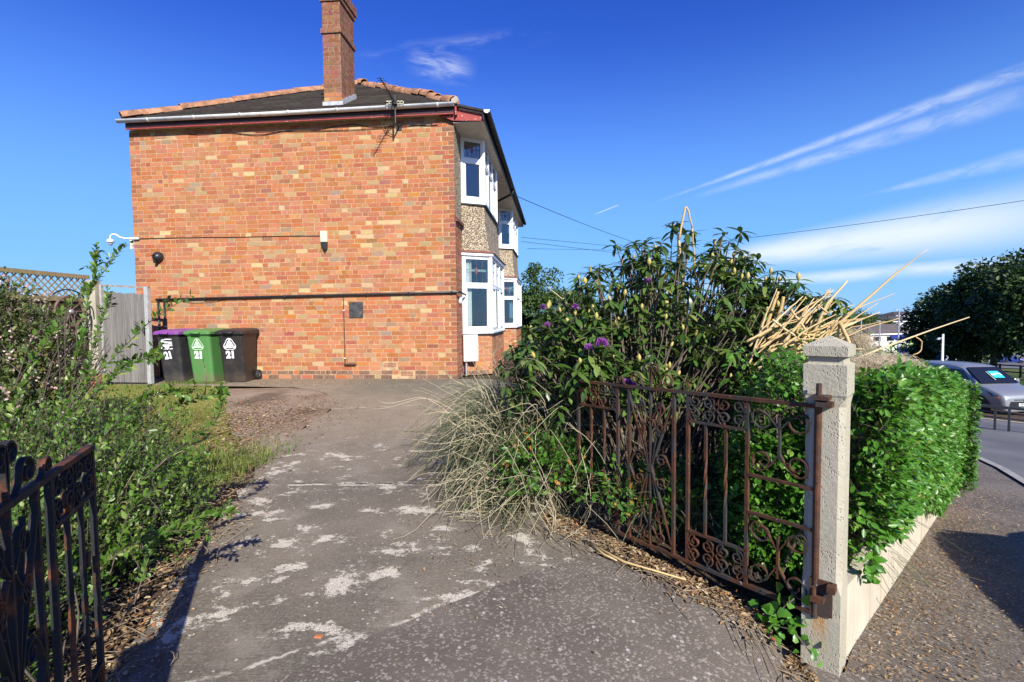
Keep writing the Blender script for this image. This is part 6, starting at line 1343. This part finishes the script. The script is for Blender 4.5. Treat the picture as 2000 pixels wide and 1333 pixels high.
# ------------------------------------------------------------------ silver van and other vehicles
SILV = material('silver car paint', lambda t: principled(t, (.30, .31, .32), .36, .45, extra={'Coat Weight': .5, 'Coat Roughness': .1}))
CARGL = plain('tinted car glass', (.012, .014, .018), .05, 0, .1)
TYRE = plain('tyre rubber', (.015, .015, .016), .8); RIM = plain('wheel rim', (.22, .23, .25), .35, .5, .1)
LAMPG = plain('headlamp glass', (.16, .18, .20), .10, .4, .6, 14); AMBER = plain('amber lens', (.75, .18, .02), .2); CYANS = plain('cyan price card', (.03, .50, .72), .5, 0, .05); CHROME = plain('bright chrome', (.75, .77, .8), .15, .8, .05)
def vehicle(name, label, cat, loc, rz, paint, L=4.4, Wd=1.83, Hh=1.84, hood=1.13, detail=True, group=None, ws=(.45, 1.28)):
    T = thing(name, label, cat, loc, rz, group); k = Hh / 1.84; hw_ = Wd / 2; x1 = L / 2; hx = x1 - .92
    a, c = ws[0] * L / 4.4, ws[1] * L / 4.4
    xs = [-x1, -x1 + .06, -x1 + .35, -.9, -.2, a - .25, a, (a + c) / 2, c, c + .3, x1 - .30, x1 - .12, x1 - .02, x1]
    zt = [1.62 * k, 1.74 * k, 1.80 * k, 1.84 * k, 1.84 * k, 1.81 * k, 1.76 * k, (1.76 * k + hood) / 2, hood, hood - .05, hood - .17, hood - .24, hood - .33, hood - .42]
    wf = [.93, .97, 1, 1, 1, 1, 1, 1, 1, .99, .95, .90, .84, .80]; belt = 1.08 * min(1, (k + .25) / 1.1)
    V = []; n = 11
    for x, z, f_ in zip(xs, zt, wf):
        w_ = hw_ * f_; zb = min(belt, z - .05); zr = z - .07 if z > belt + .2 else z - .03; wr = w_ * (.80 if z > belt + .3 else .93 if z > belt + .02 else .9)
        h_ = [(w_ * .80, .24), (w_ * .93, .27), (w_ * .975, .42), (w_ * 1.0, .62), (w_ * .985, zb * .92), (w_ * .95, zb), (wr * 1.0, zr), (wr * .86, z - .012), (wr * .5, z), (0, z + .012)]
        V += [(x, 0, .24)] + [(x, y, q) for y, q in h_]
    m_ = len(xs); V2 = [(x, -y, z) for x, y, z in V]; b = MB()
    Fs = [[i * n + j, (i + 1) * n + j, (i + 1) * n + j + 1, i * n + j + 1] for i in range(m_ - 1) for j in range(n - 1)]
    b.add(V, Fs + [[j for j in range(n)], [(m_ - 1) * n + j for j in range(n)][::-1]]); b.add(V2, [f[::-1] for f in Fs] + [[j for j in range(n)][::-1], [(m_ - 1) * n + j for j in range(n)]])
    body = b.build('body', paint, T, True)
    e = body.modifiers.new('split', 'EDGE_SPLIT'); e.split_angle = R(38)
    rr = .33 * (.9 + .1 * k)
    for x in (-x1 + .85, x1 - .86):
        for s in (-1, 1):
            b = MB(); b.lathe([(rr * .62, -.1), (rr * .95, -.1), (rr, -.06), (rr, .06), (rr * .95, .1), (rr * .62, .1)], (x, s * (hw_ - .10), rr), 22, 0, 'x' if False else 'y'); wl = b.build('wheel', TYRE, T, True)
            if detail:
                b = MB(); b.lathe([(0, .06 * s), (rr * .2, .07 * s), (rr * .64, .04 * s)], (x, s * (hw_ - .10), rr), 18, 0, 'y'); b.build('rim', RIM, wl)
            b = MB(); t_ = np.linspace(-.15, PI + .15, 18); P = [(x + (rr + .07) * math.cos(q), s * (hw_ + .004 if True else 0), rr + .02 + (rr + .07) * math.sin(q)) for q in t_]; b.add(P, [list(range(18)) if s < 0 else list(range(18))[::-1]]); b.build('wheel_arch', BLACK, T)
    # glazing, set a little proud of the body
    def cabin(x): return np.interp(x, xs, zt)
    zr0 = 1.76 * k
    b = MB(); b.add([(a + .06 + .03, y * hw_ * .70, zr0 - .04 + .02) for y in (-1, 1)] + [(c - .02 + .03, y * hw_ * .84, hood + .05) for y in (1, -1)], [[0, 1, 2, 3]])
    ws_ = b.build('windscreen', CARGL, T)
    zb2, zt2 = belt + .03, 1.84 * k - .20
    yb, ytp = hw_ * .955, hw_ * .835
    for s in (-1, 1):
        for q in ([(-.42, 0), (c - .32, 0), (a + .02, 1), (-.42, 1)], [(-x1 + .45, 0), (-.52, 0), (-.52, 1), (-x1 + .5, 1)]):
            P = [(x, s * ((yb if not u else ytp) + .008), zb2 if not u else zt2) for x, u in q]; b = MB(); b.add(P, [[0, 1, 2, 3][::s]]); b.build('side_window', CARGL, T)
    xf = x1
    if detail:
        b = MB(); b.box((xf - .06, -hw_ * .60, .40), (xf + .012, hw_ * .60, .60)); b.prism([(xf + .013, -hw_ * .66, .46), (xf + .013, -hw_ * .58, .40), (xf + .013, hw_ * .58, .40), (xf + .013, hw_ * .66, .46), (xf + .013, hw_ * .60, .61), (xf + .013, -hw_ * .60, .61)], (.006, 0, 0)); b.box((xf - .03, -.42, .655), (xf + .010, .42, .685)); b.build('grille', BLACK, T)
        b = MB(); b.box((xf + .022, -.26, .44), (xf + .03, .26, .55)); pl = b.build('number_plate', PVC, T)
        text_mesh('KF15 UCX', .115, BLACK, 'plate_text', pl, Matrix.Translation((xf + .0315, 0, .495)) @ Matrix.Rotation(PI / 2, 4, 'Z') @ Matrix.Rotation(PI / 2, 4, 'X') @ Matrix.Scale(.82, 4, (1, 0, 0)), .001, .004)
        b = MB(); b.lathe([(0, .012), (.07, .008), (.075, 0)], (xf + .006, 0, .67), 14, 0, 'x'); b.build('badge', CHROME, T)
        for s in (-1, 1):
            b = MB(); P = [(xf - .62, s * hw_ * .99, .93), (xf - .30, s * hw_ * .965, .83), (xf - .10, s * hw_ * .80, .74), (xf - .12, s * hw_ * .79, .66), (xf - .34, s * hw_ * .97, .72)]; b.add([np.array(q) + [.03, s * .022, .015] for q in P], [[0, 1, 2, 3, 4][::s]]); hl = b.build('headlight', LAMPG, T)
            b = MB(); P = [(xf - .10, s * hw_ * .80, .74), (xf - .12, s * hw_ * .79, .66), (xf - .24, s * hw_ * .90, .69), (xf - .22, s * hw_ * .90, .78)]; b.add([np.array(q) + [.036, s * .03, .015] for q in P], [[0, 1, 2, 3][::-s]]); b.build('indicator', AMBER, hl)
            b = MB(); b.lathe([(0, .02), (.07, .015), (.10, 0)], (xf - .06, s * hw_ * .74, .42), 14, 0, 'x'); b.build('fog_light', CHROME, T)
            b = MB(); b.box((c - .45, s * (hw_ + .03), belt + .0), (c - .33, s * (hw_ + .23), belt + .22)); b.box((c - .42, s * hw_ * .93, belt + .04), (c - .38, s * (hw_ + .04), belt + .08)); b.build('wing_mirror', SILV, T, bevel=.02)
        # price card and permit behind the windscreen, on its slope
        sl_ = np.array([c - a - .09, 0, hood - zr0 + .11]); sl_ /= np.linalg.norm(sl_); o_ = np.array([a + .12 + .03, 0, zr0 - .075 + .03])
        def card(y0_, y1_, d0, d1, mt, nm, off=.0):
            b = MB(); up_ = np.array([-sl_[2], 0, sl_[0]]); up_ = up_ if up_[2] > 0 else -up_; p = [o_ + sl_ * d + [0, y, 0] + up_ * off for y, d in ((y0_, d0), (y1_, d0), (y1_, d1), (y0_, d1))]; b.add(p, [[0, 1, 2, 3]]); return b.build(nm, mt, ws_)
        card(-.05, .37, .22, .62, CYANS, 'price_card', .012); card(-.13, -.10, .24, .74, plain('pale permit strip', (.35, .50, .36), .6), 'permit_strip', .012)
        up_ = np.array([-sl_[2], 0, sl_[0]]); up_ = up_ if up_[2] > 0 else -up_; pc_ = o_ + sl_ * .42 + [0, .16, 0] + up_ * .018
        M4 = Matrix(((0, -sl_[0], up_[0], pc_[0]), (1, 0, up_[1], pc_[1]), (0, -sl_[2], up_[2], pc_[2]), (0, 0, 0, 1)))
        text_mesh('£4995', .17, PRINT, 'price_text', ws_, M4, .001, .006)
        b = MB(); b.cyl((-.2, 0, 1.84 * k), (-.35, 0, 1.84 * k + .2), .006, 6); b.build('aerial', BLACK, T)
    return T
hd = math.atan2(-1, .03); VC = np.array([19.05, 20.4])
VAN = vehicle('parked_van', 'silver van with a cyan price card in its windscreen parked across the road', 'van', (VC[0], VC[1], gz_(*VC) + .03), hd, SILV)
pcar = copy_tree(VAN); pc2 = np.array([4.95, 1.42]); pcar.location = (pc2[0], pc2[1], gz_(*pc2)); pcar.rotation_euler = (0, 0, math.atan2(.76, .65)); pcar.scale = (.9, .80, .82); pcar.name = 'parked_car'; tag(pcar, 'silver car standing at the kerb beside the photographer, shading the pavement', 'car')
PAINTS = {'white': (.70, .70, .70), 'dark': (.02, .022, .03), 'blue': (.02, .05, .25), 'red': (.42, .03, .025), 'silver': (.40, .43, .48), 'pale': (.45, .52, .62)}
PM = {k: material(k + ' car paint', (lambda c: lambda t: principled(t, c, .3, .1, extra={'Coat Weight': .5}))(v)) for k, v in PAINTS.items()}
cars = [(1868, 104, 'pale', 'pale blue car in the shade under the dark trees', .2, 1.5), (1893, 106, 'dark', 'dark car parked under the trees between two paler ones', .1, 1.45), (1936, 108, 'white', 'white estate car under the trees, seen between two trunks', .05, 1.5), (1976, 106, 'blue', 'dark blue car beyond the tree trunk by the rail fence', .1, 1.5), (1703, 118, 'dark', 'dark car parked in front of the brown roofed building', .1, 1.5), (1727, 116, 'silver', 'silver car parked in front of the brown roofed building', .1, 1.5), (1750, 117, 'dark', 'black car below the blue shop band', .0, 1.5), (1776, 114, 'red', 'red car at the end of the row by the brown roofed building', .3, 1.5), (1672, 104, 'white', 'long white minibus beyond the pampas plumes', .05, 2.3)]
for px, d_, pk, lab, rz, hh in cars:
    x = at(px, 700, d_)[0]; y = d_; z = gz_(x, y)
    vehicle('parked_car' if hh < 2 else 'minibus', lab, 'car' if hh < 2 else 'minibus', (x, y, z), rz + .75 * 0 - .6, PM[pk], 4.2 if hh < 2 else 5.6, 1.78, hh, .95 if hh < 2 else 1.3, False, 'cars parked in the distance' if hh < 2 else None)

# ------------------------------------------------------------------ far street furniture and buildings
T0 = at(1958, 800, 13.2); T1 = at(2040, 800, 12.6); ba = at(1898, 788, 13.6); bb_ = at(2060, 790, 12.4); L = np.linalg.norm((bb_ - ba)[:2]); rz = math.atan2(bb_[1] - ba[1], bb_[0] - ba[0]); zg = gz_(*ba[:2]); zt = ba[2] - zg
T = thing('metal_barrier', 'low dark metal barrier of tubular rails on the verge in front of the silver van', 'barrier', (ba[0], ba[1], zg), rz); DKM = plain('dark barrier metal', (.06, .065, .07), .45, .5, .2, 10)
b = MB(); b.box((0, -.03, zt - .07), (L, .03, zt)); b.build('top_rail', DKM, T)
for z_ in (.22, .36): b = MB(); b.box((0, .10, zt - z_), (L, .13, zt - z_ + .035)); b.build('lower_rail', DKM, T)
for x in (.45, .72, 1.5, 1.75, 2.4):
    b = MB(); b.box((x, -.025, -.1), (x + .05, .025, zt - .07)); b.box((x, .02, zt - .22), (x + .05, .10, zt - .18)); b.build('post', DKM, T)
fa, fb = at(1915, 740, 44), at(2080, 745, 37); L = np.linalg.norm((fb - fa)[:2]); rz = math.atan2(fb[1] - fa[1], fb[0] - fa[0])
T = thing('rail_fence', 'dark wooden post and rail fence on the grass under the trees', 'fence', (fa[0], fa[1], 0), rz); nseg = int(L / 1.8)
wx = lambda d: (fa[0] + math.cos(rz) * d, fa[1] + math.sin(rz) * d); RW = plain('dark fence timber', (.07, .05, .035), .85, 0, .3, 10)
for i in range(nseg + 1):
    z = gz_(*wx(i * 1.8)); b = MB(); b.box((i * 1.8 - .06, -.05, z - .2), (i * 1.8 + .06, .05, z + 1.15)); b.build('post', RW, T)
for h in (.45, 1.0):
    b = MB()
    for i in range(nseg):
        za, zb = gz_(*wx(i * 1.8)) + h, gz_(*wx(i * 1.8 + 1.8)) + h; b.obox((i * 1.8, .051, za), (1.8, 0, zb - za), (0, .04, 0), (0, 0, .11))
    b.build('rail', RW, T)
def column(px, top, d_, r, name, label, cat, arm):
    x = at(px, 650, d_)[0]; z = gz_(x, d_); T = thing(name, label, cat, (x, d_, z)); h = at(px, top, d_)[2] - z; b = MB(); b.tube([(0, 0, 0), (0, 0, h * .3), (0, 0, h * .3 + .02), (0, 0, h)], [r * 1.5, r * 1.5, r, r * .8], 10); b.build('pole', WHITE if arm != 'lamp' else STEEL, T, True); return T, h
T, h = column(1842, 653, 30, .07, 'camera_post', 'white camera post with a short side arm in front of the dark trees', 'camera post', 'cam'); b = MB(); b.box((-.32, -.03, h - .26), (0, .03, h - .21)); b.box((-.38, -.06, h - .34), (-.2, .06, h - .26)); b.build('camera_arm', STEEL, T)
for px, top, d_, lab in ((1755, 606, 84, 'tallest distant street lamp beside the blue hoarding'), (1718, 628, 96, 'middle street lamp in front of the brown roof'), (1682, 625, 100, 'distant street lamp in front of the rounded trees')):
    T, h = column(px, top, d_, .13, 'street_lamp', lab, 'street lamp', 'lamp'); T['group'] = 'street lamps in the distance'; b = MB(); b.box((-.7, -.1, h - .02), (.1, .1, h + .12)); b.build('lantern', STEEL, T)
ha, hb_ = at(1752, 690, 74), at(1836, 695, 66); L = np.linalg.norm((hb_ - ha)[:2]); rz = math.atan2(hb_[1] - ha[1], hb_[0] - ha[0]); zg = min(gz_(*ha[:2]), gz_(*hb_[:2]))
T = thing('hoarding', 'bright blue hoarding with a white top edge beyond the hedge', 'hoarding', (ha[0], ha[1], zg), rz); h = at(1790, 681, 70)[2] - zg
b = MB(); b.box((0, 0, .3), (L, .1, h - .2)); b.build('panel', plain('bright blue panel', (.01, .07, .62), .5, 0, .06, .5), T); b = MB(); b.box((0, -.05, h - .2), (L, .12, h)); b.build('top_edge', WHITE, T)
for i in range(5): b = MB(); b.box((i * (L - .12) / 4, .1, -.5), (i * (L - .12) / 4 + .12, .22, h - .2)); b.build('post', STEEL, T)
def bungalow(name, label, px0, px1, ridge, eaves, base, d_, wall, roofc, band=None):
    a, c = at(px0, 660, d_), at(px1, 660, d_ + 6); L = np.linalg.norm((c - a)[:2]); rz = math.atan2(c[1] - a[1], c[0] - a[0]); zb = at(px0, base, d_)[2] - .3; ze = at(px0, eaves, d_)[2] - zb; zr = at(px0, ridge, d_)[2] - zb; D = 9.
    T = thing(name, label, 'building', (a[0], a[1], zb), rz); b = MB(); b.box((0, 0, -3), (L, D, ze)); b.build('walls', wall, T)
    b = MB(); o = .5; b.add([(-o, -o, ze), (L + o, -o, ze), (L + o, D + o, ze), (-o, D + o, ze), (D * .45, D / 2, zr), (L - D * .45, D / 2, zr)], [[0, 1, 5, 4], [1, 2, 5], [2, 3, 4, 5], [3, 0, 4], [0, 3, 2, 1]]); b.build('roof', roofc, T)
    b = MB(); b.box((-o, -o - .05, ze - .3), (L + o, -o + .02, ze + .02)); b.build('fascia', WHITE, T)
    for i in range(4): bm = MB(); x = L * (.12 + .24 * i); bm.box((x, -.04, ze - 2.0), (x + L * .13, .0, ze - .8)); bm.build('window', CARGL, T)
    if band: b = MB(); b.box((L * .42, -.35, ze - 1.5), (L * .95, -.06, ze - .45)); b.build('shop_band', plain('navy band', (.015, .03, .20), .5), T)
WALLW = plain('pale far wall', (.55, .53, .50), .9, 0, .1, .5); ROOFB = plain('brown far roof', (.10, .082, .075), .9, 0, .15, .5); ROOFD = plain('dark far roof', (.06, .05, .05), .9, 0, .15, .5)
bungalow('shop_building', 'low pale building with a brown hipped roof and a navy sign band', 1692, 1800, 635, 653, 676, 132, WALLW, ROOFB, True)
bungalow('far_house', 'grey roofed house stepping up the hill behind the brown roofed building', 1742, 1800, 618, 628, 640, 190, WALLW, ROOFD)
bungalow('far_house', 'house on the skyline with a dark roof behind the tall street lamp', 1748, 1830, 609, 617, 630, 230, WALLW, ROOFD)
# car park and forecourt surfaces
def quad_sheet(name, pts, dz, mat, n=24):
    P = [np.array(p[:2]) for p in pts]; b = MB(); V = []
    for i in range(n + 1):
        for j in range(n + 1):
            u, v = i / n, j / n; p = (P[0] * (1 - u) + P[1] * u) * (1 - v) + (P[3] * (1 - u) + P[2] * u) * v; V.append((*p, float(G(*p)) + dz))
    b.add(V, [[i * (n + 1) + j, (i + 1) * (n + 1) + j, (i + 1) * (n + 1) + j + 1, i * (n + 1) + j + 1] for i in range(n) for j in range(n)]); o = b.build(name, mat, smooth=True); o['kind'] = 'structure'
quad_sheet('car_park', [(50, 70), (95, 60), (190, 150), (60, 150)], .05, ROADM)

# ------------------------------------------------------------------ overhead wires
def wire(lab, pa, pb, sag, r=.008):
    A, B = at(*pa), at(*pb); t = np.linspace(0, 1, 40)[:, None]; P = A + (B - A) * t - np.array([0, 0, 1]) * sag * 4 * t * (1 - t); b = MB(); b.tube(P, r, 5); o = b.build('overhead_wire', BLACK); tag(shift(o, P[0]), lab, 'wire')
g0 = hpt(.62, 7.5, 4.95)
A = np.array([*hw(.65, 6.2), 4.96])
def pxof(P): d = np.array(P) - [0, 0, H]; z = d @ FW; return 1000 + F * (d @ RI) / z, 666.5 - F * (d @ UP) / z
qx, qy = pxof(A)
wire('thin dark cable sloping down from the front gutter to behind the rhododendron', (qx, qy, A[1]), (1330, 497, 40), .25, .011)
wire('single overhead wire crossing the cloudy sky above the hedge', (1380, 474, 34), (2120, 374, 22), .12, .013)
wire('upper of the faint wires between the far bay and the rhododendron', (1018, 464, 30), (1300, 491, 60), .0, .014)
wire('middle of the faint wires between the far bay and the rhododendron', (1018, 472, 30), (1300, 506, 60), .0, .014)
wire('lowest of the faint wires, above the garden tree', (1030, 486, 32), (1300, 491, 60), .0, .012)
